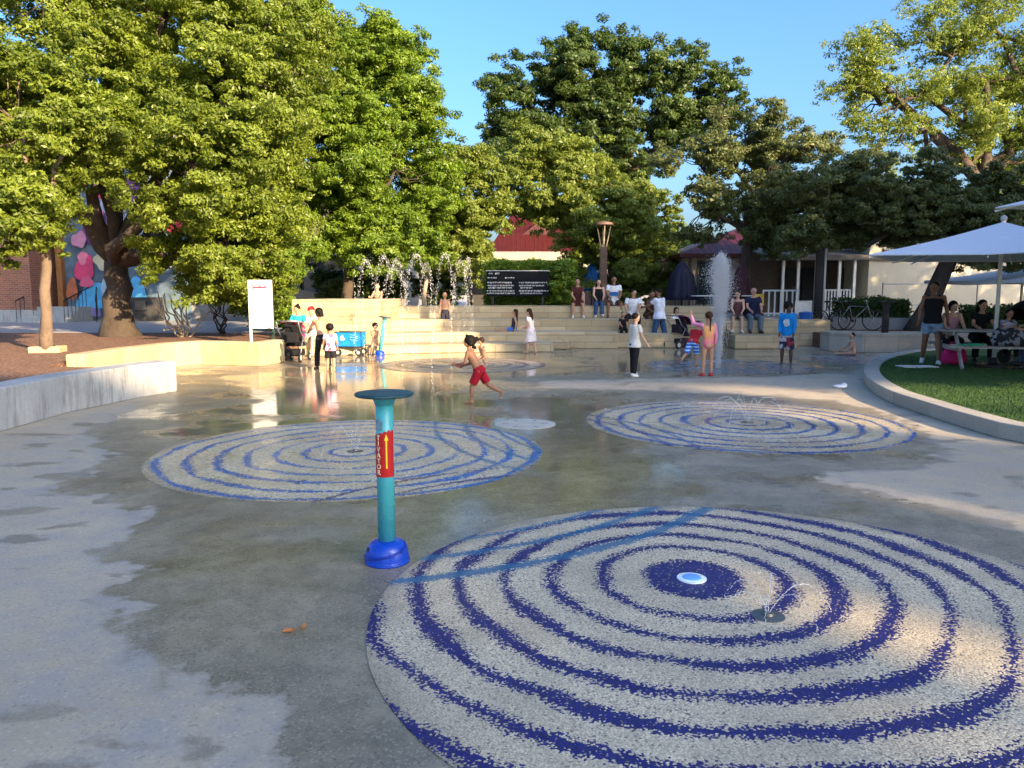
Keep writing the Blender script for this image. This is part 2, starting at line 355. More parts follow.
# ------------------------------------------------------------------ walls and planters
def stone(name, c1, c2, block=(1.2, .2), mortar=.35, rough=.8, rust=.0, stain=0.):
    key = ('stone', name)
    if key in MC: return MC[key]
    m, nt, b = newmat(name); p = geopos(nt)
    n1 = noise(nt, p, 1.5, 7, .65); n2 = noise(nt, p, 22, 4, .65)
    base = mixc(nt, mapr(nt, n1, .3, .7), c1, c2)
    if block:
        s_ = node(nt, 'ShaderNodeSeparateXYZ'); nt.links.new(p, s_.inputs[0])
        h = mth(nt, 'ADD', s_.outputs[0], mth(nt, 'MULTIPLY', s_.outputs[1], .35))
        cx = node(nt, 'ShaderNodeCombineXYZ'); nt.links.new(h, cx.inputs[0]); nt.links.new(s_.outputs[2], cx.inputs[1])
        br = node(nt, 'ShaderNodeTexBrick'); nt.links.new(cx.outputs[0], br.inputs['Vector']); br.inputs['Scale'].default_value = 1
        br.inputs['Brick Width'].default_value = block[0]; br.inputs['Row Height'].default_value = block[1]; br.inputs['Mortar Size'].default_value = .012
        br.inputs['Color1'].default_value = (1, 1, 1, 1); br.inputs['Color2'].default_value = (.7, .68, .62, 1); br.inputs['Mortar'].default_value = (mortar, mortar, mortar * .9, 1)
        mm = node(nt, 'ShaderNodeMix', data_type='RGBA', blend_type='MULTIPLY'); mm.inputs[0].default_value = .8
        nt.links.new(base, mm.inputs[6]); nt.links.new(br.outputs[0], mm.inputs[7]); base = mm.outputs[2]
    if stain:
        mp = node(nt, 'ShaderNodeMapping'); nt.links.new(p, mp.inputs[0]); mp.inputs['Scale'].default_value = (3.5, 3.5, .45)
        st = mth(nt, 'MULTIPLY', mapr(nt, noise(nt, mp.outputs[0], 3.0, 7, .75), .48, .62, 0, stain), mapr(nt, noise(nt, p, 1.1, 4), .35, .6, .2, 1.))
        base = mixc(nt, st, base, tuple(x * .35 for x in c1))
    if rust: base = mixc(nt, mapr(nt, noise(nt, p, .9, 4), .5, .68, 0, rust), base, (.42, .24, .11))
    base = mixc(nt, mapr(nt, n2, .55, .75, 0, .3), base, tuple(x * .5 for x in c1))
    nt.links.new(base, b.inputs['Base Color']); b.inputs['Roughness'].default_value = rough
    bump(nt, b, n2, .5, .012)
    MC[key] = m; return m
LIME = stone('limestone', (.43, .345, .21), (.55, .45, .29), (1.6, .205), .45, rust=.35)
CONC = stone('grey_concrete', (.34, .34, .33), (.46, .46, .44), None, stain=.55)
YCON = stone('tan_concrete', (.44, .33, .17), (.54, .42, .24), None, stain=.2, rust=.2)
def wallpath(name, pts, th, z0, z1, m, label, cat='wall', bevel=.02, side=1, parent=None):
    "solid wall following pts (its visible face), thickness th to the left of travel * side"
    P = [Vector((p[0], p[1])) for p in pts]; off = []
    for i, q in enumerate(P):
        t = (P[min(i + 1, len(P) - 1)] - P[max(i - 1, 0)]).normalized(); n = Vector((-t.y, t.x)) * side
        off.append(q + n * th)
    mm = M(); n = len(P)
    vs = [(q.x, q.y, z) for q in P for z in (z0, z1)] + [(q.x, q.y, z) for q in off for z in (z0, z1)]
    fs = []
    for i in range(n - 1):
        a = 2 * i; c = 2 * n + 2 * i
        fs += [(a, a + 2, a + 3, a + 1), (c, c + 1, c + 3, c + 2), (a + 1, a + 3, c + 3, c + 1), (a, c, c + 2, a + 2)]
    fs += [(0, 1, 2 * n + 1, 2 * n), (2 * n - 2, 4 * n - 2, 4 * n - 1, 2 * n - 1)]
    mm.add(vs, fs); o = mm.build(name, m, parent, bevel=bevel)
    if label: tag(o, label, cat)
    return o
wallpath('concrete_wall', [(-5.9, 2.0), (-6.02, 5.5), (-6.15, 9.0), (-6.2, 10.6), (-5.95, 12.2), (-5.7, 13.0)], .42, 0, .53, CONC, 'low weathered grey concrete wall on the left, streaked with dark runs')
wallpath('planter_wall', [(-7.78, 13.95), (-7.85, 15.5), (-7.6, 17.3), (-7.3, 17.95), (-6.6, 17.75), (-5.75, 17.45), (-5.5, 18.6)], .34, 0, .56, YCON, 'low sunlit tan planter wall in front of the white sign', bevel=.03)
# mulch bed behind the walls, and sidewalk
MUL, nt, b = newmat('mulch'); p = geopos(nt); v = node(nt, 'ShaderNodeTexVoronoi'); nt.links.new(p, v.inputs['Vector']); v.inputs['Scale'].default_value = 26
sc = node(nt, 'ShaderNodeSeparateColor'); nt.links.new(v.outputs['Color'], sc.inputs[0])
nt.links.new(mixc(nt, sc.outputs[0], (.09, .042, .022), (.30, .16, .095)), b.inputs['Base Color']); b.inputs['Roughness'].default_value = .95
bump(nt, b, mth(nt, 'ADD', v.outputs['Distance'], noise(nt, p, 9, 4)), 1., .04)
def sheet(name, poly, z, m, label, z0=None):
    o = M().prism(poly, z - .3 if z0 is None else z0, z).build(name, m); tag(o, label, kind='structure'); return o
sheet('mulch_bed', [(-6.4, 2), (-30, 2), (-30, 25), (-7.0, 25), (-5.6, 20.5), (-5.75, 18.7), (-5.95, 17.7), (-7.5, 18.2), (-8.2, 16.5), (-8.15, 13.3), (-6.05, 13.0), (-6.4, 12.0), (-6.45, 9)], .40, MUL, 'brown bark mulch bed under the oak', -.05)
WALK = stone('sidewalk_concrete', (.30, .29, .27), (.40, .38, .35), None)
sheet('sidewalk', [(-60, 25.0), (-6.7, 25.0), (-6.7, 60), (-60, 60)], .405, WALK, 'grey sidewalk in front of the brick building', -.05)
sheet('plaza', [(-6.7, 27.2), (6.9, 27.2), (6.9, 25.9), (15, 25.9), (15, 27), (70, 27), (70, 140), (-6.7, 140)], .85, WALK, 'upper plaza paving behind the stone steps', -.05)
# ------------------------------------------------------------------ stone steps (arcs)
terr = empty('stone_steps', (1.0, 24, 0), 0, 'curved amphitheatre of pale limestone seating steps at the back of the splash pad', 'stone steps')
CX, CY = 1.0, 9.7
def arc(r, x0, x1, n=28): return [(x0 + (x1 - x0) * i / n, CY + math.sqrt(r * r - (x0 + (x1 - x0) * i / n - CX) ** 2)) for i in range(n + 1)]
def tier(r, th, x0, x1, z0, z1):
    pts = [(x - 1.0, y - 24) for x, y in arc(r, x0, x1)]
    wallpath('step_tier', pts, th, z0, z1, LIME, None, parent=terr, bevel=.025)
tier(12.3, 5.2, -4.8, 1.2, 0, .24)
tier(13.7, 3.8, -4.6, 3.2, 0, .50)
tier(15.1, 2.4, -4.6, 6.0, 0, .85)
tier(16.5, 1.1, -4.6, 6.6, .845, 1.25)
big = M().box2(-6.25, -3.75, 21.9, 26.2, 0, 1.50).build('stone_block_wall', LIME, bevel=.03); tag(big, 'tall sunlit limestone block wall behind the blue wagon', 'wall')
for i, (px, py, w_, d_, h_, rz, lb) in enumerate([
    (508, 346, .85, .55, .38, .15, 'sunlit loose limestone block at the foot of the steps, left of the girl in white'),
    (545, 349, 1.6, .5, .28, -.25, 'long low limestone slab behind the girl in the white dress'),
    (640, 348, 2.6, .9, .44, -.05, 'grey shaded limestone block between the boy in the white shirt and the standing man'),
    (766, 349, 1.9, .8, .42, .0, 'wide shaded limestone block used as foot step by the seated couple'),
    (722, 345, 1.3, .9, .8, .0, 'shaded stone block behind the bottom of the geyser'),]):
    g = G(px, py); ob = M().box((0, 0, h_ / 2), (w_, d_, h_)).build('stone_block', LIME, bevel=.04, loc=(g.x, g.y + d_ / 2, 0)); ob.rotation_euler.z = rz; tag(ob, lb, 'stone block')
ob = M().box((0, 0, .42), (3.4, 1.2, .84)).build('stone_block', LIME, bevel=.04, loc=(8.35, 24.9, 0)); tag(ob, 'long shaded stone seat block that the couple sits on', 'stone block')
# right planters
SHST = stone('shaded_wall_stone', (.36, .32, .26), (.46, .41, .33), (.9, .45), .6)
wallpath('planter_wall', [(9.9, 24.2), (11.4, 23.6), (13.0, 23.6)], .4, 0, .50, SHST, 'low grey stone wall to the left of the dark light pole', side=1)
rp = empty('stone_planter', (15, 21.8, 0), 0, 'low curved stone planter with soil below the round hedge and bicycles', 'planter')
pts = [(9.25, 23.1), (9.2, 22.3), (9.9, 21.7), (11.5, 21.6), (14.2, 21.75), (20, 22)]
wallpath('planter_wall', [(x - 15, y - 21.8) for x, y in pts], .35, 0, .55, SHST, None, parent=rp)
M().prism([(9.5 - 15, 23.3 - 21.8), (9.55 - 15, .6), (10.1 - 15, .2), (-3.4, .12), (-.8, .28), (5, .5), (5, 4.8), (-5.5, 4.8)], -.05, .46).build('soil', MUL, rp)
# turf island with kerb
TP = [(1024, 446), (959, 427), (918, 413), (885.6, 402), (866, 388), (862, 377), (872, 366), (905, 357), (960, 353)]
outer = [G(*q) for q in TP]; kp = [(9.5, 5.2), (7.0, 6.9)] + [(q.x, q.y) for q in outer] + [(16, 18.9)]
def smoothpath(P, it=2):
    for _ in range(it):
        N = [P[0]]
        for a, c in zip(P[:-1], P[1:]): N += [(a[0] * .75 + c[0] * .25, a[1] * .75 + c[1] * .25), (a[0] * .25 + c[0] * .75, a[1] * .25 + c[1] * .75)]
        P = N + [P[-1]]
    return P
kp = smoothpath(kp)
wallpath('turf_kerb', kp, .28, 0, .19, stone('kerb_stone', (.40, .37, .32), (.50, .47, .41), (1.5, .4), .5), 'curved pale concrete kerb round the green turf', 'kerb', side=-1, bevel=.015)
TURF, nt, b = newmat('turf'); p = geopos(nt)
nt.links.new(mixc(nt, mapr(nt, noise(nt, p, 120, 2), .3, .7), (.02, .062, .010), (.07, .165, .022)), b.inputs['Base Color']); b.inputs['Roughness'].default_value = .9
bump(nt, b, noise(nt, p, 200, 2), 1., .02)
inner = []
for i, q in enumerate(kp):
    a, c = Vector(kp[max(i - 1, 0)]), Vector(kp[min(i + 1, len(kp) - 1)]); t_ = (c - a).normalized(); inner.append((q[0] + t_.y * .2, q[1] - t_.x * .2))
tf = sheet('turf', inner + [(30, 19), (30, 5)], .165, TURF, 'artificial green turf', -.02)
# real blades on the turf
rs = np.random.RandomState(5); n = 60000
bx = rs.uniform(5.6, 13, n); by = 8 + 10.5 * rs.rand(n) ** 1.3
PI_ = signed(np.stack([bx, by], 1), np.array(inner + [(30, 19), (30, 5)])) > .05
bx, by = bx[PI_], by[PI_]; n = len(bx); a = rs.uniform(0, 6.28, n); h = rs.uniform(.02, .04, n); wd = .006
c = np.stack([bx, by, np.full(n, .165)], 1); sx = np.stack([np.cos(a) * wd, np.sin(a) * wd, np.zeros(n)], 1)
tip = c + np.stack([rs.normal(0, .012, n), rs.normal(0, .012, n), h], 1)
Vb = np.stack([c - sx, c + sx, tip], 1).reshape(-1, 3)
tb = npmesh('turf_blades', Vb, np.arange(3 * n).reshape(-1, 3), TURF); tag(tb, 'short green blades of the artificial turf', 'grass', kind='stuff')

# ------------------------------------------------------------------ foliage
def leafmat(name, c1, c2, tr=.38):
    m = bpy.data.materials.new(name); m.use_nodes = True; nt = m.node_tree; nt.nodes.clear()
    out = node(nt, 'ShaderNodeOutputMaterial'); v = node(nt, 'ShaderNodeAttribute', attribute_name='v').outputs['Fac']
    col = mixc(nt, v, c1, c2)
    d = node(nt, 'ShaderNodeBsdfPrincipled'); nt.links.new(col, d.inputs['Base Color']); d.inputs['Roughness'].default_value = .45; d.inputs['Specular IOR Level'].default_value = .35
    t = node(nt, 'ShaderNodeBsdfTranslucent'); hs = node(nt, 'ShaderNodeHueSaturation'); hs.inputs['Value'].default_value = 1.5; hs.inputs['Saturation'].default_value = 1.1; nt.links.new(col, hs.inputs['Color'])
    nt.links.new(hs.outputs[0], t.inputs['Color'])
    mx = node(nt, 'ShaderNodeMixShader'); mx.inputs[0].default_value = tr
    nt.links.new(d.outputs[0], mx.inputs[1]); nt.links.new(t.outputs[0], mx.inputs[2]); nt.links.new(mx.outputs[0], out.inputs[0])
    return m
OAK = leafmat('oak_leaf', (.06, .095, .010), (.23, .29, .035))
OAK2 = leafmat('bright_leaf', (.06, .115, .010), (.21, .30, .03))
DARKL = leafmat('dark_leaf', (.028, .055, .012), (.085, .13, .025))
PALEL = leafmat('pale_leaf', (.10, .14, .02), (.25, .30, .06), .45)
GREYL = leafmat('dull_leaf', (.06, .085, .025), (.19, .21, .07))
BARK = stone('bark', (.045, .033, .025), (.10, .075, .055), None, rough=.95, stain=.5)
PALEB = stone('pale_bark', (.33, .27, .20), (.48, .41, .31), None, rough=.9, stain=.3)
def hole(P, s, seed):
    return (np.sin(P[:, 0] * s + seed) + np.sin(P[:, 1] * s * 1.1 + seed * 2.3) + np.sin(P[:, 2] * s * 1.25 + seed * .7) + .6 * np.sin(P[:, 0] * s * 2.3 - P[:, 2] * s * 1.9))
def crown(lobes, n_leaf, leaf, clump_r, seed, gap=-.9, shell=.62, flat=.75):
    rs = np.random.RandomState(seed); L = np.array(lobes, float)
    area = np.array([((l[3] * l[4]) ** 1.6 + (l[3] * l[5]) ** 1.6 + (l[4] * l[5]) ** 1.6) ** (1 / 1.6) for l in L])
    ncl = np.maximum(5, (area / area.sum() * (area.sum() * 3.2 / clump_r ** 2))).astype(int)
    C = []; O = []
    for l, k in zip(L, ncl):
        u = rs.normal(size=(k, 3)); u /= np.linalg.norm(u, axis=1)[:, None]
        r = shell + (1.04 - shell) * rs.rand(k) ** .7
        C.append(l[:3] + u * r[:, None] * l[3:6]); O.append(u)
    C = np.concatenate(C); O = np.concatenate(O)
    keep = hole(C, 2.0 / clump_r * .8, seed) > gap; C, O = C[keep], O[keep]
    k = len(C); cr = clump_r * rs.uniform(.55, 1.35, k); wgt = cr ** 2; idx = rs.choice(k, n_leaf, p=wgt / wgt.sum())
    u = rs.normal(size=(n_leaf, 3)); u /= np.linalg.norm(u, axis=1)[:, None]
    rr = rs.rand(n_leaf) ** .45 * 1.0 + np.abs(rs.normal(0, .12, n_leaf))
    K = 11; sub = rs.normal(0, .52, (k, K, 3)) * cr[:, None, None] * np.array([1.05, 1.05, flat]); si = (rs.rand(n_leaf) ** 1.25 * K).astype(int)
    P = C[idx] + sub[idx, si] + u * (rr * cr[idx] * .36)[:, None] * np.array([1.1, 1.1, flat * .8])
    N = O[idx] * .5 + u * .7 + np.array([0, 0, .35]) + rs.normal(0, .55, (n_leaf, 3)); N /= np.linalg.norm(N, axis=1)[:, None]
    T = np.cross(N, rs.normal(size=(n_leaf, 3))); T /= np.linalg.norm(T, axis=1)[:, None]; B = np.cross(N, T)
    s = leaf * rs.uniform(.6, 1.35, n_leaf)[:, None]
    V = np.stack([P - T * s, P - B * s * .42 - T * s * .1, P + T * s, P + B * s * .42 - T * s * .1], 1).reshape(-1, 3)
    cv = rs.rand(k)
    val = np.clip(.55 * cv[idx] + .45 * rs.rand(n_leaf), 0, 1)
    return V, np.arange(4 * n_leaf).reshape(-1, 4), val, C
def bend(a, b, r0, r1, rs, n=5, wob=.08, sag=.0):
    a, b = Vector(a), Vector(b); L = (b - a).length; pts = []; rad = []
    for i in range(n + 1):
        t = i / n; o = Vector((rs.normal(), rs.normal(), rs.normal())) * wob * L * math.sin(math.pi * t) * .6 + Vector((0, 0, sag * L * math.sin(math.pi * t)))
        pts.append(a.lerp(b, t) + o); rad.append(r0 + (r1 - r0) * t)
    return pts, rad
def tree(name, label, base, lobes, n_leaf, leaf, clump_r, r0, fork, m=OAK, bark=None, seed=1, gap=-.9, group=None, twig=80, shell=.62, cat='tree', wob=.04):
    bark = bark or BARK; base = Vector(base); t = empty(name, base, 0, label, cat, group)
    rs = np.random.RandomState(seed); lo = [[l[0] - base.x, l[1] - base.y, l[2] - base.z, *l[3:]] for l in lobes]
    V, Q, val, C = crown(lo, n_leaf, leaf, clump_r, seed, gap, shell)
    tr = M(); f = Vector(fork) - base
    pts, rad = bend((0, 0, -.1), f, r0, r0 * .72, rs, 6, wob); rad[0] = r0 * 1.5; rad[1] = r0 * 1.1; tr.tube(pts, rad, 14)
    ends = []
    for l in lo:
        e = Vector(l[:3]); pts, rad = bend(f, e, r0 * .5, r0 * .16, rs, 6, .12, .05); tr.tube(pts, rad, 9); ends.append((pts, rad))
    idx = rs.choice(len(C), min(twig, len(C)), replace=False)
    for i in idx:
        c = Vector(C[i]); best = min(((p - c).length, p, r) for pts, rad in ends for p, r in zip(pts[1:], rad[1:]))
        pts, rad = bend(best[1], c, best[2] * .45, .012, rs, 4, .14, .04); tr.tube(pts, rad, 6)
    tr.build('trunk', bark, t, smooth=True)
    npmesh('crown', V, Q, m, t, val)
    return t
def lob(px, py, d, rx, rz, ry=None):
    "lobe from its middle in the photo, distance and half sizes in pixels"
    q = D(px, py, d); k = d / FPX; return [q.x, q.y, q.z, rx * k, ry if ry else (rx + rz) * .5 * k, rz * k]
NL = 1.0
# the big oak on the left (crown reaches far above the frame)
q = D(120, 333, 23)
tree('oak_tree', 'huge live oak with a thick dark forked trunk, leftmost sunlit crown over the mulch bed', (q.x, q.y, .4),
     [lob(60, 60, 21, 90, 90), lob(165, 20, 22, 95, 90), lob(235, 90, 21, 75, 85), lob(195, 165, 20, 75, 65), lob(255, 190, 21.5, 45, 60), lob(225, 245, 20.5, 52, 42), lob(20, 150, 21, 75, 55),
      lob(262, 30, 23, 55, 80), lob(120, -90, 22, 150, 90), lob(165, 255, 20.5, 30, 22), lob(262, 262, 21, 26, 40), lob(178, 185, 21, 32, 40)],
     int(660000 * NL), .055, .56, .44, D(116, 262, 23), OAK, seed=3, gap=-.95, twig=150)
q = G(48, 352, .4)
tree('slim_tree', 'slim tree with a straight trunk rising from a square stone slab in the mulch', (q.x, q.y, .4),
     [lob(15, 120, 15.2, 80, 65, 1.4), lob(30, 200, 15.2, 38, 30, 1.0), lob(-10, 215, 15, 60, 40, 1.0), lob(90, 120, 15.5, 45, 30, .9)],
     int(110000 * NL), .049, .34, .115, D(44, 215, 15.3), OAK, stone('slim_bark', (.15, .105, .075), (.26, .19, .14), None, rough=.9, stain=.5), seed=11, gap=-1.2, twig=50, wob=.012)
ob = M().box((0, 0, .05), (.62, .5, .16), rz=.2).build('stone_collar', YCON, bevel=.03, loc=(q.x, q.y, .4)); tag(ob, 'square stone slab round the foot of the slim tree trunk', 'stone slab')
q = D(345, 300, 31)
tree('elm_tree', 'tall sunlit leafy tree behind the limestone block wall, second crown from the left', (q.x, q.y, .4),
     [lob(376, 98, 31, 56, 62), lob(318, 75, 31.5, 48, 60), lob(335, 150, 30, 60, 60), lob(395, 170, 30.5, 55, 60), lob(315, 225, 30, 40, 42), lob(370, 240, 30, 45, 34), lob(300, 130, 30, 40, 60), lob(410, 235, 31, 38, 36), lob(275, -20, 32, 50, 60), lob(392, 58, 31, 32, 38)],
     int(480000 * NL), .067, .64, .26, D(350, 262, 31), OAK2, seed=5, gap=-1.1, twig=100)
q = D(424, 300, 34)
tree('young_tree', 'pale-trunked young tree behind the steps, its loose crown left of the black sign', (q.x, q.y, .85),
     [lob(450, 190, 34, 48, 42), lob(480, 215, 34, 32, 45), lob(430, 235, 34, 34, 30), lob(468, 262, 34, 32, 24)],
     int(90000 * NL), .085, .6, .11, D(428, 262, 34), PALEL, PALEB, seed=9, gap=-.9, twig=50)
q = D(622, 300, 52)
tree('pecan_tree', 'tall dark green clumpy tree rising in the middle above the red roof', (q.x, q.y, .85),
     [lob(530, 105, 52, 44, 42), lob(500, 150, 52, 26, 28), lob(575, 78, 52, 42, 36), lob(640, 72, 52, 38, 34), lob(700, 70, 52, 30, 26), lob(722, 105, 52, 28, 26), lob(668, 118, 52, 36, 28), lob(602, 120, 52, 46, 36), lob(545, 150, 52, 38, 28), lob(620, 160, 52, 36, 22), lob(585, 50, 53, 26, 16)],
     int(210000 * NL), .115, .95, .5, D(625, 192, 52), DARKL, seed=21, gap=-.4, twig=140, shell=.45)
q = D(612, 300, 36)
tree('mid_tree', 'light green rounded tree behind the lamp post and the people seated in the middle', (q.x, q.y, .85),
     [lob(560, 185, 36, 46, 40), lob(600, 215, 36, 52, 42), lob(640, 235, 36, 44, 42), lob(655, 268, 36, 28, 26), lob(612, 268, 36, 44, 26), lob(535, 160, 37, 34, 28), lob(548, 214, 37, 20, 14), lob(508, 208, 37, 16, 12)],
     int(180000 * NL), .085, .66, .22, D(612, 262, 36), PALEL, seed=25, gap=-.95, twig=60)
q = D(690, 300, 60)
tree('far_tree', 'small distant yellow-green tree showing between the mid tree and the tan house', (q.x, q.y, .85),
     [lob(672, 255, 60, 28, 22), lob(640, 250, 60, 26, 26)], int(16000 * NL), .15, .8, .2, D(680, 275, 60), PALEL, seed=27, gap=-1.2, twig=12)
q = D(742, 322, 28.5)
tree('house_tree', 'open dark grey-green tree standing in front of the red-roofed tan house', (q.x, q.y, .85),
     [lob(700, 165, 28.5, 42, 40), lob(745, 135, 29, 40, 34), lob(700, 215, 28, 34, 28), lob(760, 195, 28, 46, 34), lob(795, 150, 29, 36, 34), lob(810, 210, 28, 52, 34), lob(775, 240, 28, 46, 16), lob(860, 190, 29, 46, 34)],
     int(95000 * NL), .066, .5, .24, D(748, 235, 28.5), GREYL, seed=31, gap=.15, twig=160, shell=.3)
q = D(990, 300, 42)
tree('mesquite_tree', 'tall airy yellow-green tree with bare twisting limbs in the top right corner', (q.x, q.y, .85),
     [lob(870, 90, 42, 48, 40), lob(930, 45, 42, 55, 45), lob(985, 20, 42, 55, 45), lob(1020, 80, 42, 45, 50), lob(905, 130, 42, 48, 34), lob(965, 110, 42, 50, 40), lob(860, 60, 42, 30, 30), lob(1040, 150, 42, 50, 45), lob(990, 150, 42, 30, 20), lob(1080, 60, 42, 70, 80)],
     int(110000 * NL), .085, .72, .55, D(985, 190, 42), PALEL, seed=37, gap=.0, twig=240, shell=.25)
q = D(918, 318, 25)
tree('leaning_tree', 'dense low dark tree with a thick leaning trunk behind the white umbrella', (q.x, q.y, .46),
     [lob(850, 185, 25, 52, 26), lob(905, 190, 24.5, 52, 34), lob(965, 205, 24, 54, 32), lob(860, 225, 25, 50, 22), lob(820, 235, 25, 42, 18), lob(1015, 205, 24, 44, 38), lob(930, 225, 24.5, 50, 20), lob(1000, 248, 24, 40, 22)],
     int(170000 * NL), .060, .45, .3, D(960, 235, 24.6), GREYL, seed=41, gap=-.45, twig=140, shell=.3)
q = D(1075, 300, 52)
tree('far_tree', 'dark distant tree mostly outside the right edge behind the cream wall', (q.x, q.y, .85), [lob(1010, 215, 50, 60, 40), lob(900, 232, 50, 60, 30), lob(800, 215, 52, 50, 34)], int(40000 * NL), .15, .9, .3, D(1000, 270, 52), DARKL, seed=43, gap=-1.2, twig=20)
# trees added out of view to cast the shade on the right
tree('added_shade_tree', 'broad leafy tree added out of view to the right for shade', (17.5, 6.0, 0), [[18.2, 6.6, 7.7, 3.9, 4.2, 3.0], [19.0, 5.4, 10.6, 3.8, 4.2, 2.8], [17.7, 7, 4.3, 3, 3.2, 1.8]], 60000, .14, .8, .35, (17.5, 6, 4), DARKL, seed=51, gap=-2, twig=30)
tree('added_shade_tree', 'broad leafy shade tree added farther out of view to the right', (24.5, 11.0, 0), [[24.5, 11.4, 7, 5, 5.4, 4], [24, 9.5, 10, 5, 5.5, 3], [24.5, 12, 4.3, 4.6, 4.8, 2.6]], 80000, .15, .9, .4, (24.5, 11, 4), DARKL, seed=53, gap=-2, twig=30)

tree('added_shade_tree', 'open leafy tree added out of view beyond the other shade trees', (29.5, 17.0, 0), [[29.5, 17, 6.5, 4.5, 4.5, 3.4], [28.5, 16, 9.6, 4.5, 4.5, 2.6]], 15000, .17, .9, .4, (29.5, 17, 4), DARKL, seed=57, gap=-.2, twig=30)
# shrubs
def shrub(name, label, base, lobes, n, leaf, cr, m, stems, bark, seed, spread=.6, h=1.0, group=None):
    t = empty(name, base, 0, label, 'shrub', group); base = Vector(base); rs = np.random.RandomState(seed)
    if lobes:
        V, Q, val, C = crown([[l[0] - base.x, l[1] - base.y, l[2] - base.z, *l[3:]] for l in lobes], n, leaf, cr, seed, -1.6, .4)
        npmesh('foliage', V, Q, m, t, val)
    if stems:
        st = M()
        for i in range(stems):
            a = rs.uniform(0, 6.28); s = spread * rs.uniform(.4, 1.1); e = Vector((math.cos(a) * s, math.sin(a) * s, h * rs.uniform(.8, 1.1)))
            pts, rad = bend((math.cos(a) * .06, math.sin(a) * .06, -.05), e, .035, .016, rs, 5, .16, -.06); st.tube(pts, rad, 7)
            pts2, rad2 = bend(pts[3], pts[3] + Vector((math.cos(a + 1) * .3, math.sin(a + 1) * .3, .4 * h)), .018, .009, rs, 3, .1); st.tube(pts2, rad2, 6)
        st.build('stems', bark, t, smooth=True)
    return t
q = G(193, 336, .4)
shrub('bare_shrub', 'leafless shrub of pale twisting stems in the mulch left of the dark-stemmed bush', (q.x, q.y - .5, .4), None, 0, 0, 0, None, 9, PALEB, 61, .75, 1.25)
q = G(224, 334, .4)
shrub('leafy_bush', 'bright leafy bush on dark slender stems between the pale stems and the white sign', (q.x, q.y, .4), [lob(232, 272, 22, 34, 26), lob(255, 295, 23.5, 24, 22), lob(205, 285, 22, 22, 16)], 30000, .06, .3, OAK2, 5, BARK, 63, .5, 1.1)
q = D(270, 330, 26)
shrub('leafy_bush', 'dense green bush behind the white sign', (q.x, q.y, .4), [lob(270, 292, 26, 24, 34), lob(285, 262, 27, 20, 30)], 26000, .07, .35, OAK2, 0, None, 65)
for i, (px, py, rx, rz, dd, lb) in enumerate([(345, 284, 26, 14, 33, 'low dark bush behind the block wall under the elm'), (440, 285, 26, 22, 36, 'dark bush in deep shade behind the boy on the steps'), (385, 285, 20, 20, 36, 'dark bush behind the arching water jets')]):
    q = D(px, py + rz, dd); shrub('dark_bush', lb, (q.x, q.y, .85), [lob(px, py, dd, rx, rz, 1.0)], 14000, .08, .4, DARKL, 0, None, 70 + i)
# clipped hedge behind the black sign (leaves over a box volume)
def hedge(label, x0, x1, y0, y1, z0, z1, n, m, seed, leaf=.05):
    rs = np.random.RandomState(seed); c = Vector(((x0 + x1) / 2, (y0 + y1) / 2, z0)); t = empty('hedge', c, 0, label, 'hedge')
    hx, hy, hz = (x1 - x0) / 2, (y1 - y0) / 2, (z1 - z0)
    P = np.stack([rs.uniform(-hx, hx, n), rs.uniform(-hy, hy, n), rs.uniform(0, hz, n)], 1); f = rs.randint(0, 4, n)
    P[f == 0, 1] = -hy; P[f == 1, 2] = hz; P[f == 2, 0] = np.sign(P[f == 2, 0]) * hx; P[f == 3, 1] = -hy * .85
    P += rs.normal(0, .06, P.shape) + .07 * np.sin(P[:, [1, 0, 0]] * 5 + 1)
    N = rs.normal(size=(n, 3)) + np.array([0, -.8, .5]); N /= np.linalg.norm(N, axis=1)[:, None]; T = np.cross(N, rs.normal(size=(n, 3))); T /= np.linalg.norm(T, axis=1)[:, None]; B = np.cross(N, T)
    s = leaf * rs.uniform(.6, 1.3, n)[:, None]; V = np.stack([P - T * s, P - B * s * .5, P + T * s, P + B * s * .5], 1).reshape(-1, 3)
    npmesh('foliage', V, np.arange(4 * n).reshape(-1, 4), m, t, rs.rand(n))
    M().box2(-hx + .1, hx - .1, -hy + .1, hy - .1, .02, hz - .12).build('inner_branches', BARK, t)
a, c = D(488, 265, 30), D(574, 305, 30)
hedge('tall clipped green hedge behind the black text sign', a.x, c.x, 30, 31.2, .85, a.z + .05, 36000, OAK2, 81)
q = D(559, 285, 29.6); shrub('leafy_bush', 'rounded bright green bush at the right end of the hedge', (q.x, q.y, .85), [lob(558, 285, 29.6, 17, 20, .5)], 14000, .05, .3, OAK2, 0, None, 83)
a = D(862, 0, 26.5).x; c = D(925, 0, 26.5).x
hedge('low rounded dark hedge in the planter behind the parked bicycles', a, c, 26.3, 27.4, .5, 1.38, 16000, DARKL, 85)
hedge('dark shrub hedge in the shade behind the picnic tables', 14.3, 19.0, 23.6, 24.6, .46, 1.15, 16000, DARKL, 87)

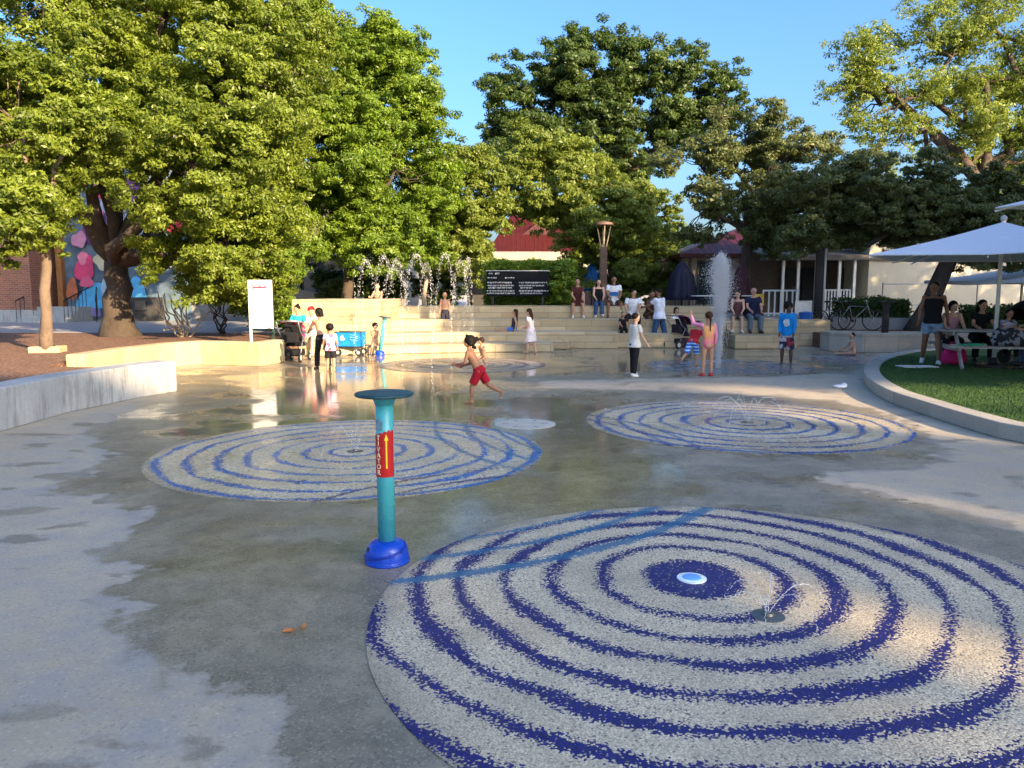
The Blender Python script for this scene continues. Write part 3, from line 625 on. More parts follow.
# ------------------------------------------------------------------ buildings
TAN = stone('tan_stucco', (.42, .34, .24), (.50, .41, .29), None, stain=.15)
CREAM = stone('cream_stucco', (.58, .53, .41), (.66, .61, .48), None, stain=.12)
GREYST = stone('grey_stucco', (.22, .215, .20), (.29, .28, .26), None, stain=.2)
DARKW = mat('dark_wall', (.045, .042, .04), .7)
GLASS = mat('window_glass', (.03, .04, .045), .08, .2, 2, spec=.8, bmp=0)
BLACK = mat('black_metal', (.02, .02, .022), .4, metal=.2)
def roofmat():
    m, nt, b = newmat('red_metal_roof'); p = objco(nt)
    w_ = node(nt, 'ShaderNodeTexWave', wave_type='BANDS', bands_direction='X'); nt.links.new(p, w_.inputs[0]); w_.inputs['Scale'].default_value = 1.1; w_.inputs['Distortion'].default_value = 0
    nt.links.new(mixc(nt, noise(nt, p, 1.5, 5), (.035, .005, .005), (.08, .009, .008)), b.inputs['Base Color']); b.inputs['Roughness'].default_value = .5  # red darkened in place of tree shade over the pavilion roof
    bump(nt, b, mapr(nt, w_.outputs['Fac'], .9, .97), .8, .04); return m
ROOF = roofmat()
def brickmat():
    m, nt, b = newmat('red_brick'); p = objco(nt); s_ = node(nt, 'ShaderNodeSeparateXYZ'); nt.links.new(p, s_.inputs[0])
    c_ = node(nt, 'ShaderNodeCombineXYZ'); nt.links.new(mth(nt, 'ADD', s_.outputs[0], s_.outputs[1]), c_.inputs[0]); nt.links.new(s_.outputs[2], c_.inputs[1])
    br = node(nt, 'ShaderNodeTexBrick'); nt.links.new(c_.outputs[0], br.inputs[0]); br.inputs['Scale'].default_value = 1; br.inputs['Brick Width'].default_value = .24; br.inputs['Row Height'].default_value = .085; br.inputs['Mortar Size'].default_value = .008
    br.inputs['Color1'].default_value = (.34, .12, .06, 1); br.inputs['Color2'].default_value = (.22, .075, .045, 1); br.inputs['Mortar'].default_value = (.30, .25, .2, 1)
    nt.links.new(br.outputs[0], b.inputs['Base Color']); b.inputs['Roughness'].default_value = .85; bump(nt, b, noise(nt, p, 30), .4); return m
BRICK = brickmat()
def window(t, c, wd, ht, frame=WHITE, nrm=-1, mull=1):
    "window on a wall facing -Y; c = centre in thing space"
    f = M(); y = c[1]
    f.box((c[0], y, c[2] + ht / 2 + .04), (wd + .16, .1, .08)).box((c[0], y, c[2] - ht / 2 - .04), (wd + .22, .16, .08))
    for s in (-1, 1): f.box((c[0] + s * (wd / 2 + .04), y, c[2]), (.08, .1, ht))
    for k in range(mull): f.box((c[0] - wd / 2 + wd * (k + 1) / (mull + 1), y, c[2]), (.05, .06, ht))
    f.box((c[0], y, c[2]), (wd, .055, .05))
    o = f.build('window', frame, t); M().box((c[0], y + .02, c[2]), (wd, .02, ht)).build('pane', GLASS, o)
# building with the mural, left
mb = empty('mural_building', (-17.5, 36, .4), 0, 'two-storey building with a large colourful abstract mural behind the oak', 'building')
M().box2(-3.4, 6.0, 0, 9, 0, 8.6).build('wall', GREYST, mb)
def blob(c, rx, rz, col, seed, y=-.012, n=40, wob=.22, name='mural_shape'):
    rs = np.random.RandomState(seed); ph = rs.uniform(0, 6.28, 4); vs = []
    for i in range(n):
        a = 2 * math.pi * i / n; r = 1 + wob * (math.sin(2 * a + ph[0]) * .5 + math.sin(3 * a + ph[1]) * .5 + math.sin(5 * a + ph[2]) * .3)
        vs.append((c[0] + math.cos(a) * rx * r, c[1] + math.sin(a) * rz * r))
    m_ = M(); m_.v = [(x, y, z) for x, z in vs] + [(x, y + .01, z) for x, z in vs]
    m_.f = [tuple(range(n)), tuple(range(2 * n - 1, n - 1, -1))] + [(i, (i + 1) % n, n + (i + 1) % n, n + i) for i in range(n)]
    return m_.build(name, mat('mural_paint', col, .7, .2, 2.5), mb)
mk = 36 / FPX
def mz(px, py): q = D(px, py, 36); return (q.x + 17.5, q.z - .4)
SKYB, PINK, PURP, NAVY, PALE, RED = (.10, .42, .72), (.62, .06, .16), (.14, .05, .22), (.05, .08, .14), (.42, .45, .42), (.55, .05, .06)
panel = M().box2(-3.2, 2.6, -.01, .03, 0.02, 7.4).build('mural_panel', mat('mural_ground', (.10, .15, .20), .8, .5, .9), mb)
for i, (px, py, rx, rz, col) in enumerate([(90, 195, 14, 18, (.10, .14, .2)), (106, 190, 9, 14, RED), (114, 208, 12, 12, (.35, .42, .5)), (98, 232, 14, 20, PURP), (72, 205, 8, 14, (.12, .03, .06)), (116, 248, 10, 15, PALE), (125, 240, 7, 12, RED), (86, 270, 9, 14, PINK), (84, 258, 5, 6, (.7, .2, .3)), (95, 298, 16, 14, SKYB), (165, 256, 11, 10, (.05, .55, .8)), (172, 262, 5, 5, (.7, .75, .75)), (134, 300, 14, 22, SKYB), (110, 290, 8, 10, (.35, .5, .6)), (96, 312, 8, 4, (.25, .2, .45)), (150, 230, 14, 16, (.25, .3, .34)), (60, 190, 8, 9, (.55, .5, .4)), (140, 190, 14, 20, PURP), (180, 215, 18, 18, RED), (82, 240, 7, 8, (.45, .2, .3)), (105, 262, 8, 8, (.5, .45, .3)), (100, 215, 6, 6, (.6, .15, .3)), (90, 282, 6, 6, (.6, .1, .2)), (128, 222, 8, 10, (.2, .25, .35)), (112, 228, 7, 5, (.25, .12, .3)), (76, 290, 6, 10, (.4, .12, .05))]):
    x, z = mz(px, py); blob((x, z), rx * mk, rz * mk, col, i, -.014 - .012 * (i + 1))
M().box2(-3.45, -3.2, -.3, 0, 0, 8.6).build('corner_pilaster', mat('brown_wood', (.30, .13, .04), .7), mb)
x, z = mz(147, 312)
M().box2(x - .9, x + .9, -.5, -.3, .0, 1.1).build('doorway', DARKW, mb); M().box2(x - .25, x + .25, -.62, -.5, .5, .95).build('door_window', GLASS, mb)
bb = empty('brick_building', (-22.6, 34.4, .4), 0, 'red brick building with a grey stone base at the left edge', 'building')
M().box2(-9, 1.25, 0, 9, .55, 9).build('wall', BRICK, bb); M().box2(-9, 1.3, -.06, 9, 0, .55).build('base', CONC, bb)
window(bb, (-1.4, -.03, 2.35), 1.9, 1.9, mat('dark_frame', (.05, .05, .045), .5)); window(bb, (-1.4, -.03, 5.6), 1.9, 1.9, mat('dark_frame', (.05, .05, .045), .5))
gb = empty('grey_annexe', (-20.5, 37.5, .4), 0, 'grey stucco entrance annexe between the brick building and the mural', 'building')
M().box2(-.9, .0, 0, 6, 0, 8).build('wall', GREYST, gb); M().box2(-.75, -.1, -.08, 0, .7, 2.8).build('door', DARKW, gb)
st = empty('entrance_stairs', (-20.4, 35.0, .4), 0, 'concrete entrance stairs with black railings beside the mural', 'stairs')
for i in range(4): M().box2(-1.4 + .0, .9, -1.2 + i * .3, 1.6, i * .17, (i + 1) * .17).build('step', CONC, st)
for sx in (-1.3, .8, 2.2):
    rl = M(); a, c_ = Vector((sx, -1.2, .95)), Vector((sx - (0 if sx < 2 else 1.2), 1.2, 1.65)); rl.tube([a, c_], .03, 8)
    for k in range(9):
        q = a.lerp(c_, k / 8); rl.tube([(q.x, q.y, max(0, q.z - 1.0)), q], .014, 6)
    rl.build('railing', BLACK, st, smooth=True)
# grey building behind the elm
ge = empty('grey_building', (-11.5, 42, .4), 0, 'grey modern building with pale overhanging slabs between oak and elm', 'building')
M().box2(-4.0, 5.5, 0, 8, 0, 6.2).build('wall', GREYST, ge)
for z, y0, x1 in ((4.05, -1.6, 1.2), (5.3, -1.0, .2)): M().box2(-4.3, x1, y0, .2, z, z + .28).build('roof_slab', CREAM, ge, bevel=.02)
for k in range(3): window(ge, (-2.6 + k * 2.1, -.03, 2.2), 1.3, 1.9, mat('dark_frame', (.05, .05, .045), .5))
rw = M(); a = D(268, 284, 34); c_ = D(362, 300, 34)
rw.add([(a.x, 34, .4), (c_.x, 34, .4), (c_.x, 34, 1.35), (a.x, 34, a.z), (a.x, 34.4, .4), (c_.x, 34.4, .4), (c_.x, 34.4, 1.35), (a.x, 34.4, a.z)], [(0, 1, 2, 3), (7, 6, 5, 4), (0, 4, 5, 1), (3, 2, 6, 7), (0, 3, 7, 4), (1, 5, 6, 2)])
tag(rw.build('ramp_wall', GREYST, bevel=.02), 'sloping grey concrete ramp wall behind the bush and the elm trunk', 'wall')
# red roofed building behind the hedge
rb = empty('red_roofed_pavilion', (1.6, 50, .85), 0, 'dark pavilion with a deep red metal roof and cream canopy behind the hedge', 'building')
M().box2(-4.5, 3.2, 0, 8, 0, 3.6).build('wall', DARKW, rb)
rf = M(); e0, e1, h0, h1 = -3.2, 3.2, 3.35, 6.2
rf.add([(e0, -1.2, h0), (e1, -1.2, h0), (e1, 9, h0), (e0, 9, h0), (-1.6, 2.8, h1), (1.0, 2.8, h1), (e0, -1.2, h0 - .15), (e1, -1.2, h0 - .15), (e1, 9, h0 - .15), (e0, 9, h0 - .15)],
       [(0, 1, 5, 4), (1, 2, 5), (2, 3, 4, 5), (3, 0, 4), (0, 6, 7, 1), (1, 7, 8, 2), (2, 8, 9, 3), (3, 9, 6, 0), (6, 9, 8, 7)])
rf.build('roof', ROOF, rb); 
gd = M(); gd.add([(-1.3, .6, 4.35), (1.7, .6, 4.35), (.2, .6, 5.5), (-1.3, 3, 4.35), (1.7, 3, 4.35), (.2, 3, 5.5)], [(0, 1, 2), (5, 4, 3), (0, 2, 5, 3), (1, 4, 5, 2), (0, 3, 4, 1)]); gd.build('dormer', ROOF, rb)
M().box2(-4.2, 1.7, -4.6, -2.0, 2.75, 3.25).build('canopy', mat('darkened_cream', (.36, .33, .25), .8), rb, bevel=.02)  # cream darkened because full sun made the canopy too bright
for x in (-4.0, -1.2, 1.5): M().box2(x - .07, x + .07, -4.4, -4.26, 0, 2.75).build('post', BLACK, rb)
pg = empty('timber_pergola', (4.6, 40, .85), 0, 'pale pergola frame behind the closed blue umbrella', 'pergola')
for x in (-1.0, 1.2): M().box2(x - .07, x + .07, -.07, .07, 0, 2.2).build('post', WHITE, pg)
M().box2(-1.6, 3.4, -.08, .08, 2.2, 2.34).build('beam', CREAM, pg); M().box2(-.8, 1.1, .3, .4, 0, 2.1).build('wall_panel', mat('pink_wall', (.42, .25, .22), .8), pg)
for i, x in enumerate((7.0, 7.9)):
    q = D(640 + i * 17, 285, 38); o = M().box2(-.05, .05, -.05, .05, 0, 1.9).build('white_post', WHITE, loc=(q.x, 38, .85)); tag(o, ('left' if i == 0 else 'right') + ' one of the two thin white posts under the mid tree', 'post', 'thin white posts')
# tan house on the right
th = empty('tan_house', (10.4, 33.5, .85), 0, 'tan stucco house with a red hipped roof behind the geyser', 'building')
M().box2(-2.9, 5.6, 0, 9, 0, 2.45).build('wall', TAN, th)
rf = M(); rf.add([(-3.3, -.6, 2.35), (6.2, -.6, 2.35), (6.2, 9.6, 2.35), (-3.3, 9.6, 2.35), (1.0, 3.6, 4.15), (3.4, 3.6, 4.15), (-3.3, -.6, 2.5), (6.2, -.6, 2.5), (6.2, 9.6, 2.5), (-3.3, 9.6, 2.5)],
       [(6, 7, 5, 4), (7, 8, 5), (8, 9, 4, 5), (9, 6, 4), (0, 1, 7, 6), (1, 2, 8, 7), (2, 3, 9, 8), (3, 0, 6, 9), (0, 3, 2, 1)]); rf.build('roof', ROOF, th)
for x in (-1.9, .5): window(th, (x, -.03, 1.3), .9, 1.7, mat('dark_frame', (.05, .05, .045), .5), mull=0)
M().box2(2.1, 3.0, -.04, .02, 0, 2.0).build('door', DARKW, th)
for x in (-2.75, -1.0): M().box2(x - .06, x + .06, -.12, -.02, 0, 2.35).build('trim', mat('brown_trim', (.14, .09, .06), .6), th)
# porch building
pb = empty('porch_house', (13.2, 31.0, .85), 0, 'long porch with thin white columns and dark interior right of the tan house', 'building')
M().box2(-3.1, 3.2, 1.8, 8, 0, 2.6).build('wall', mat('brown_wall', (.13, .095, .065), .8), pb)
M().box2(-3.3, 2.3, -.6, 0.1, 2.12, 2.24).build('porch_roof', mat('shingle', (.12, .11, .10), .85), pb)
rf = M(); rf.add([(-3.3, -.6, 2.24), (2.4, -.6, 2.24), (2.4, 8, 3.6), (-3.3, 8, 3.6), (-3.3, -.6, 2.30), (2.4, -.6, 2.30), (2.4, 8, 3.7), (-3.3, 8, 3.7)], [(0, 3, 2, 1), (4, 5, 6, 7), (0, 1, 5, 4), (1, 2, 6, 5), (2, 3, 7, 6), (3, 0, 4, 7)]); rf.build('roof', mat('shingle', (.12, .11, .10), .85), pb)
M().box2(-1.1, 1.0, 1.2, 1.8, 2.6, 3.4).build('gable', WHITE, pb)
for px in (782, 797, 815, 838, 853, 868): 
    x = D(px, 300, 30.6).x - 13.2; M().box2(x - .05, x + .05, -.45, -.35, 0, 2.12).build('column', WHITE, pb)
for px in (790, 812, 848): x = D(px, 300, 32.7).x - 13.2; M().box2(x - .45, x + .45, 1.72, 1.8, 0, 1.9).build('door', DARKW, pb)
cb = empty('cream_building', (19, 30.5, .46), 0, 'cream rendered building with a long blank wall right of the porch', 'building')
M().box2(-5.0, 14, 0, 8, 0, 3.4).build('wall', CREAM, cb); M().box2(-5.2, 14.2, -.25, 8.2, 3.4, 3.6).build('eave', mat('dark_eave', (.1, .09, .08), .7), cb)
rf = M(); rf.add([(-5.2, -.25, 3.6), (14.2, -.25, 3.6), (14.2, 8.2, 3.6), (-5.2, 8.2, 3.6), (-5.2, 4, 5.0), (14.2, 4, 5.0)], [(0, 1, 5, 4), (2, 3, 4, 5), (0, 4, 3), (1, 2, 5), (0, 3, 2, 1)]); rf.build('roof', mat('shingle', (.12, .11, .10), .85), cb)
def picket(label, x0, x1, y, z, ht, n, m_=WHITE):
    t = empty('picket_fence', ((x0 + x1) / 2, y, z), 0, label, 'fence', 'white picket fences'); h = (x1 - x0) / 2
    for zz in (ht - .03, .12): M().box2(-h, h, -.02, .02, zz - .03, zz + .03).build('rail', m_, t)
    for i in range(n): x = -h + 2 * h * i / (n - 1); M().box2(x - .025, x + .025, -.045, -.021, .02, ht + (.0)).build('picket', m_, t)
x0, x1 = D(837, 0, 30).x, D(862, 0, 30).x; picket('white picket fence right of the dark light pole', x0, x1, 29.8, .85, .98, 9)
x0, x1 = D(776, 0, 27).x, D(813, 0, 27).x; picket('white gated fence behind the child in the blue shirt', x0, x1, 27.2, .85, .95, 7)
for k, (pa, pc, y, z, lb) in enumerate(((683, 722, 30, 1.0, 'black metal railing behind the geyser and the tan wall'),)):
    t = empty('metal_railing', (0, y, .85), 0, lb, 'railing'); a, c_ = D(pa, 0, y).x, D(pc, 0, y).x
    M().tube([(a, 0, z), (c_, 0, z)], .025, 8).build('rail', BLACK, t)
    for i in range(12): x = a + (c_ - a) * i / 11; M().tube([(x, 0, 0), (x, 0, z)], .012, 6).build('baluster', BLACK, t)
t = empty('wire_fence', (17.5, 27.8, .46), 0, 'thin grey wire fence in front of the cream building', 'fence')
for zz in (1.55, .8): M().tube([(-4.2, 0, zz), (6, 0, zz)], .018, 6).build('rail', mat('galvanised', (.4, .4, .4), .4, metal=.6), t)
for i in range(7): M().tube([(-4.2 + i * 1.7, 0, 0), (-4.2 + i * 1.7, 0, 1.6)], .025, 6).build('post', mat('galvanised', (.4, .4, .4), .4, metal=.6), t)
# added unseen wall: stepped top and slots shaped to cast shade and sun patches
fw = M(); cs = .35; gx0, gz0, NX, NZ = 12.0, 17.5, 160, 40
def solid(i, k):
    if i < 0 or i >= NX or k >= NZ: return False
    if k < 0: return True
    x, z = gx0 + (i + .5) * cs, gz0 + (k + .5) * cs
    top = 25.3 if x < 43.4 else 25.5 if x < 50.3 else 27.7 if x < 55 else 30.2 if 56 < x < 57.7 else 28.4
    if z > top: return False
    for a0, a1, b0, b1 in ((50.3, 52.2, 23.3, 24.8), (50.3, 52.2, 25.5, 26.0), (52.2, 54.4, 24.3, 26.0), (54.4, 58.5, 24.0, 25.5)):
        if a0 < x < a1 and b0 < z < b1: return False
    for hx_, hz_, hw_, hh_ in ((42.9, 21.25, 1.1, .8), (41.9, 20.9, .8, .5), (41.2, 21.6, .7, .4), (46.3, 22.3, .5, 1.2), (44.4, 20.3, .7, .4)):
        if abs(x - hx_) < hw_ / 2 and abs(z - hz_) < hh_ / 2: return False
    return True
vid = {}; 
def vx(i, k, y):
    key = (i, k, y)
    if key not in vid: vid[key] = len(fw.v); fw.v.append((gx0 + i * cs, y, gz0 + k * cs if k >= 0 else 0.0))
    return vid[key]
for i in range(NX):
    for k in range(-1, NZ):
        if not solid(i, k): continue
        a, b_ = -45.6, -45.0
        fw.f += [(vx(i, k, b_), vx(i + 1, k, b_), vx(i + 1, k + 1, b_), vx(i, k + 1, b_)), (vx(i, k, a), vx(i, k + 1, a), vx(i + 1, k + 1, a), vx(i + 1, k, a))]
        if not solid(i - 1, k): fw.f.append((vx(i, k, a), vx(i, k, b_), vx(i, k + 1, b_), vx(i, k + 1, a)))
        if not solid(i + 1, k): fw.f.append((vx(i + 1, k, b_), vx(i + 1, k, a), vx(i + 1, k + 1, a), vx(i + 1, k + 1, b_)))
        if not solid(i, k + 1): fw.f.append((vx(i, k + 1, b_), vx(i + 1, k + 1, b_), vx(i + 1, k + 1, a), vx(i, k + 1, a)))
        if k > -1 and not solid(i, k - 1): fw.f.append((vx(i, k, a), vx(i + 1, k, a), vx(i + 1, k, b_), vx(i, k, b_)))
ob = fw.build('shade_wall', CREAM); tag(ob, 'added pale shading wall with light slots, unseen behind the splash pad', 'building')

# ------------------------------------------------------------------ signs
sg = empty('text_sign', (D(518, 0, 29.2).x, 29.2, .85), 0, 'wide black sign with rows of small white text in front of the hedge', 'sign')
a = D(486, 271, 29.2); c_ = D(549, 296, 29.2); w2 = (c_.x - a.x) / 2
M().box2(-w2, w2, -.03, .03, c_.z - .85, a.z - .85).build('panel', mat('sign_black', (.006, .008, .010), .75, spec=.15), sg, bevel=.01)
M().box2(-w2 - .02, w2 + .02, -.035, .035, a.z - .85, a.z - .83).build('top_edge', mat('alu', (.6, .6, .6), .4), sg)
for s in (-.8, .8): M().box2(s * w2 - .04, s * w2 + .04, .03, .1, 0, a.z - .9).build('post', BLACK, sg)
tx = M(); H_ = a.z - c_.z; r2 = random.Random(3)
def dashes(x0, x1, z, h):
    x = x0
    while x < x1 - .01:
        l = min(r2.choice((.04, .06, .08, .1)), x1 - x); 
        k = 0
        while k < l:
            tx.box2(x + k, x + k + .009, -.036, -.030, z - h * r2.choice((.5, .5, .35)), z + h * r2.choice((.5, .5, .3))); tx.box2(x + k, x + k + .02, -.036, -.031, z + h * r2.choice((-.45, .0, .4)) - .005, z + h * .0 + .006) if r2.random() < .8 else 0
            k += .022
        x += l + .025
z0 = a.z - .85
def zz(f): return z0 - f * H_
def xx(f): return -w2 + f * 2 * w2
dashes(xx(.04), xx(.10), zz(.10), .05); dashes(xx(.14), xx(.21), zz(.10), .07)
dashes(xx(.02), xx(.17), zz(.27), .05); dashes(xx(.30), xx(.45), zz(.27), .05)
for f, b0, b1, d0, d1 in ((.46, .02, .40, .52, .96), (.58, .02, .43, .52, .92), (.67, .03, .42, .54, .73), (.79, .01, .45, .52, .98), (.89, .01, .45, .54, .90)):
    dashes(xx(b0), xx(b1), zz(f), .055); dashes(xx(d0), xx(d1), zz(f), .055)
tx.build('lettering', mat('sign_white', (.75, .75, .73), .6), sg)
q = G(256, 344, .45)
ws = empty('notice_sign', (q.x + .05, q.y + .3, .40), R(-8), 'white notice board on two posts with a red heading in the mulch bed', 'sign')
HB = (347 - 280) * q.y / FPX; WB = .62
for s, m_ in ((-1, WHITE), (1, mat('green_post', (.03, .06, .04), .5))): M().box((s * (WB / 2 - .02), .03, .45 + (.55 if s < 0 else 0) * .5), (.045, .045, .95 + (.5 if s < 0 else 0))).build('post', m_, ws)
M().box((0, 0, 1.0), (WB, .03, 1.18)).build('board', mat('board_white', (.72, .74, .72), .5, .04), ws, bevel=.005)
hd = M(); x = -.17
r2 = random.Random(8)
hd.tube([(-.17, -.018, 1.36), (-.17, -.018, 1.48), (-.155, -.018, 1.485)], .014, 6)
for k in range(11):
    xk = -.14 + k * .028; hd.tube([(xk, -.018, 1.395), (xk + .004, -.018, 1.43 + r2.choice((0, .0, .03))), (xk + .014, -.018, 1.43), (xk + .018, -.018, 1.395)], .012, 6)
hd.build('heading', mat('heading_red', (.65, .03, .08), .5), ws)
tx = M()
for k in range(3): tx.box2(-.24, .24, -.0175, -.0155, 1.27 - k * .26, 1.274 - k * .26)
tx.box2(-.03, .03, -.0175, -.0155, .54, .56)
tx.build('faint_text', mat('faint_grey', (.5, .5, .5), .6), ws)

# ------------------------------------------------------------------ activator posts
PT, PTD, PB = mat('teal_paint', (.07, .42, .45), .28, .06, 3, bmp=.05, spec=.5), mat('dark_teal_rust', (.02, .07, .085), .45, .4, 12), mat('blue_plastic', (.006, .055, .45), .22, .06, 4, bmp=.05, spec=.5)
def text_mesh(s, size):
    cu = bpy.data.curves.new('t', 'FONT'); cu.body = s; cu.size = size; cu.extrude = .001; cu.align_x = 'CENTER'; cu.offset = size * .02
    o = bpy.data.objects.new('t', cu); COL.objects.link(o); bpy.context.view_layer.update()
    me = bpy.data.meshes.new_from_object(o.evaluated_get(bpy.context.evaluated_depsgraph_get()))
    v = [tuple(p.co) for p in me.vertices]; f = [tuple(p.vertices) for p in me.polygons]
    bpy.data.objects.remove(o); bpy.data.curves.remove(cu); bpy.data.meshes.remove(me); return v, f
def activator(loc, label, tilt=0, sign=True, main=True):
    t = empty('activator_post', loc, 0, label, 'activator post', 'touch-activated fountain posts'); t.rotation_euler = (0, R(tilt), 0)
    pr = []
    for k in range(13):
        a = k / 12 * math.pi / 2; pr.append((.058 + .078 * math.cos(a) ** .75 if k < 12 else .058, .004 + .135 * math.sin(a) ** .9))
    dome = M().lathe([(.138, 0), (.140, .02)] + pr + [(.05, .142)], seg=40).build('base_cover', PB, t, smooth=True)
    # swirl groove lip and bolts
    sw = M(); pts = []
    for k in range(25):
        u = k / 24; a = R(-175 + 190 * u); zz_ = .045 + .075 * u ** 1.6; rr = .1425 * math.cos(math.asin(min(1, zz_ / .16))) ** .72
        pts.append((rr * math.cos(a), rr * math.sin(a), zz_))
    sw.tube(pts, .0075, 8).build('swirl_seam', mat('blue_seam', (.004, .03, .30), .3), dome, smooth=True)
    for a, z_ in ((-150, .095), (-38, .085), (80, .09)):
        rr = .118; M().ell((rr * math.cos(R(a)), rr * math.sin(R(a)), z_), (.013, .013, .013)).build('bolt_hole', BLACK, dome, smooth=True)
    M().lathe([(.054, .11), (.054, 1.03), (.052, 1.031)], seg=36).build('pole', PT, t, smooth=True)
    M().lathe([(.058, .985), (.066, 1.012), (.085, 1.036), (.06, 1.04)], seg=36).build('flange', PT, t, smooth=True)
    pl = M().lathe([(.10, 1.036), (.17, 1.037), (.178, 1.043), (.178, 1.052), (.172, 1.058), (.03, 1.060), (.001, 1.060)], seg=48).build('touch_plate', PTD, t, smooth=False, bevel=.002)
    for k in range(6): a = R(30 + 60 * k); M().lathe([(.009, 1.028), (.009, 1.037)], (.125 * math.cos(a), .125 * math.sin(a), 0), 8).build('bolt', mat('bolt_steel', (.3, .3, .28), .4, metal=.8), pl)
    if sign:
        def wrap(v, r): # x = arc length, y = up, z = out
            a = v[0] / .056 - math.pi / 2; return ((r + v[2]) * math.cos(a), (r + v[2]) * math.sin(a), v[1])
        def grid(x0, x1, z0_, z1_, r, top=None):
            m_ = M(); n = 24; vs = []; fs = []
            for lay in (0, .0015):
                for j in range(2):
                    for i in range(n + 1):
                        x = x0 + (x1 - x0) * i / n; z_ = z0_ if j == 0 else (top(x) if top else z1_); vs.append(wrap((x, z_, lay), r))
            s1 = n + 1
            for i in range(n): fs += [(2 * s1 + i, 2 * s1 + i + 1, 3 * s1 + i + 1, 3 * s1 + i), (i, s1 + i, s1 + i + 1, i + 1), (i, i + 1, 2 * s1 + i + 1, 2 * s1 + i), (s1 + i, 3 * s1 + i, 3 * s1 + i + 1, s1 + i + 1)]
            fs += [(0, 2 * s1, 3 * s1, s1), (n, s1 + n, 3 * s1 + n, 2 * s1 + n)]
            return m_.add(vs, fs)
        tz = .835; bz = .545
        lab = grid(-.078, .068, bz, tz, .0565, top=lambda x: tz - .02 + .30 * min(max((x + .02), -.06), .05) + .006 * math.sin(x * 240)).build('sticker', mat('sticker_red', (.50, .012, .012), .4, .12, 10), t)
        YEL = mat('sticker_yellow', (.85, .62, .03), .45, .05); CRM = mat('sticker_cream', (.85, .72, .42), .45, .05)
        for i, ch in enumerate('TIVATOR'):
            v, f = text_mesh(ch, .041); m_ = M(); zc = .778 - i * .0355
            m_.add([wrap((x * .95 - .033, y + zc - .004, z + .0018), .0568) for x, y, z in v], f); m_.build('letter', CRM, lab)
        ar = M(); shaft = [(.012, .60), (.021, .60), (.021, .775), (.012, .775)]; head = [(.004, .772), (.029, .772), (.0165, .812)]
        for poly in (shaft, head):
            n = len(poly); ar.add([wrap((x, z_, .002), .0568) for x, z_ in poly] + [wrap((x, z_, .0035), .0568) for x, z_ in poly], [tuple(range(n)), tuple(range(2 * n - 1, n - 1, -1))] + [(i, (i + 1) % n, n + (i + 1) % n, n + i) for i in range(n)])
        ar.build('arrow', YEL, lab)
        sc_ = grid(-.058, -.005, .835, .91, .0563, top=lambda x: .90 + .012 * math.sin(x * 170)).build('worn_patch', mat('scuffed_grey', (.16, .27, .32), .6, .5, 30), t)
activator((-.775, 4.62, 0), 'nearest teal activator post with blue base and peeling red sticker')
q = G(379, 356)
activator((q.x, q.y + .1, 0), 'distant tilted pale teal activator post in sunlight before the stone steps', tilt=9, sign=False)

# ------------------------------------------------------------------ water
WATER = bpy.data.materials.new('water_drops'); WATER.use_nodes = True; nt = WATER.node_tree; b = nt.nodes['Principled BSDF']
b.inputs['Base Color'].default_value = (.97, .98, .99, 1); b.inputs['Roughness'].default_value = .12; b.inputs['Transmission Weight'].default_value = .4; b.inputs['IOR'].default_value = 1.33; b.inputs['Specular IOR Level'].default_value = .8
def drops(name, P, s, label=None, cat='water jet', group=None, stretch=None, parent=None):
    "cloud of small octahedral droplets; P Nx3 (relative), s sizes, stretch Nx3 velocity direction"
    P = np.asarray(P, float); c = P.mean(0) * np.array([1, 1, 0]); P = P - c
    n = len(P); s = np.broadcast_to(s, n)
    d = np.tile([0, 0, 1.], (n, 1)) if stretch is None else stretch / (np.linalg.norm(stretch, axis=1)[:, None] + 1e-9)
    a = np.cross(d, [.31, .95, .1]); a /= np.linalg.norm(a, axis=1)[:, None]; bb_ = np.cross(d, a)
    L = 3.0 if stretch is not None else 1.0
    k = s[:, None]; V = np.stack([P + a * k, P + bb_ * k, P - a * k, P - bb_ * k, P + d * k * L, P - d * k * L], 1).reshape(-1, 3)
    F = np.array([[0, 1, 4], [1, 2, 4], [2, 3, 4], [3, 0, 4], [1, 0, 5], [2, 1, 5], [3, 2, 5], [0, 3, 5]])
    o = npmesh(name, V, (np.arange(n)[:, None, None] * 6 + F[None]).reshape(-1, 3), WATER, parent); o.location = tuple(c) if parent is None else (0, 0, 0)
    o.data.polygons.foreach_set('use_smooth', [True] * len(o.data.polygons))
    if label: tag(o, label, cat, group)
    return o
rs = np.random.RandomState(77)
# geyser: froth widening to a rounded top
gx, gy = 4.62, 17.2
n = 42000; h = rs.rand(n) ** .75 * 2.50
wdt = np.interp(h, [0, .6, 1.1, 1.6, 2.0, 2.3, 2.42, 2.5], [.05, .07, .11, .17, .21, .19, .13, .04])
r = wdt * np.abs(rs.normal(0, .6, n)) * (1 + .9 * rs.rand(n) ** 5); a = rs.uniform(0, 6.28, n); cl_ = .05 * np.sin(h * 5 + a)
P = np.stack([gx + (r + cl_ * wdt * 3) * np.cos(a), gy + r * np.sin(a), h + rs.normal(0, .04, n)], 1); P[:, 2] = np.maximum(P[:, 2], .01)
drops('geyser', P, rs.uniform(.002, .0085, n) * (1 + .4 * rs.rand(n) ** 4), 'tall frothy white geyser column rising behind the girl in the swimsuit', 'geyser')
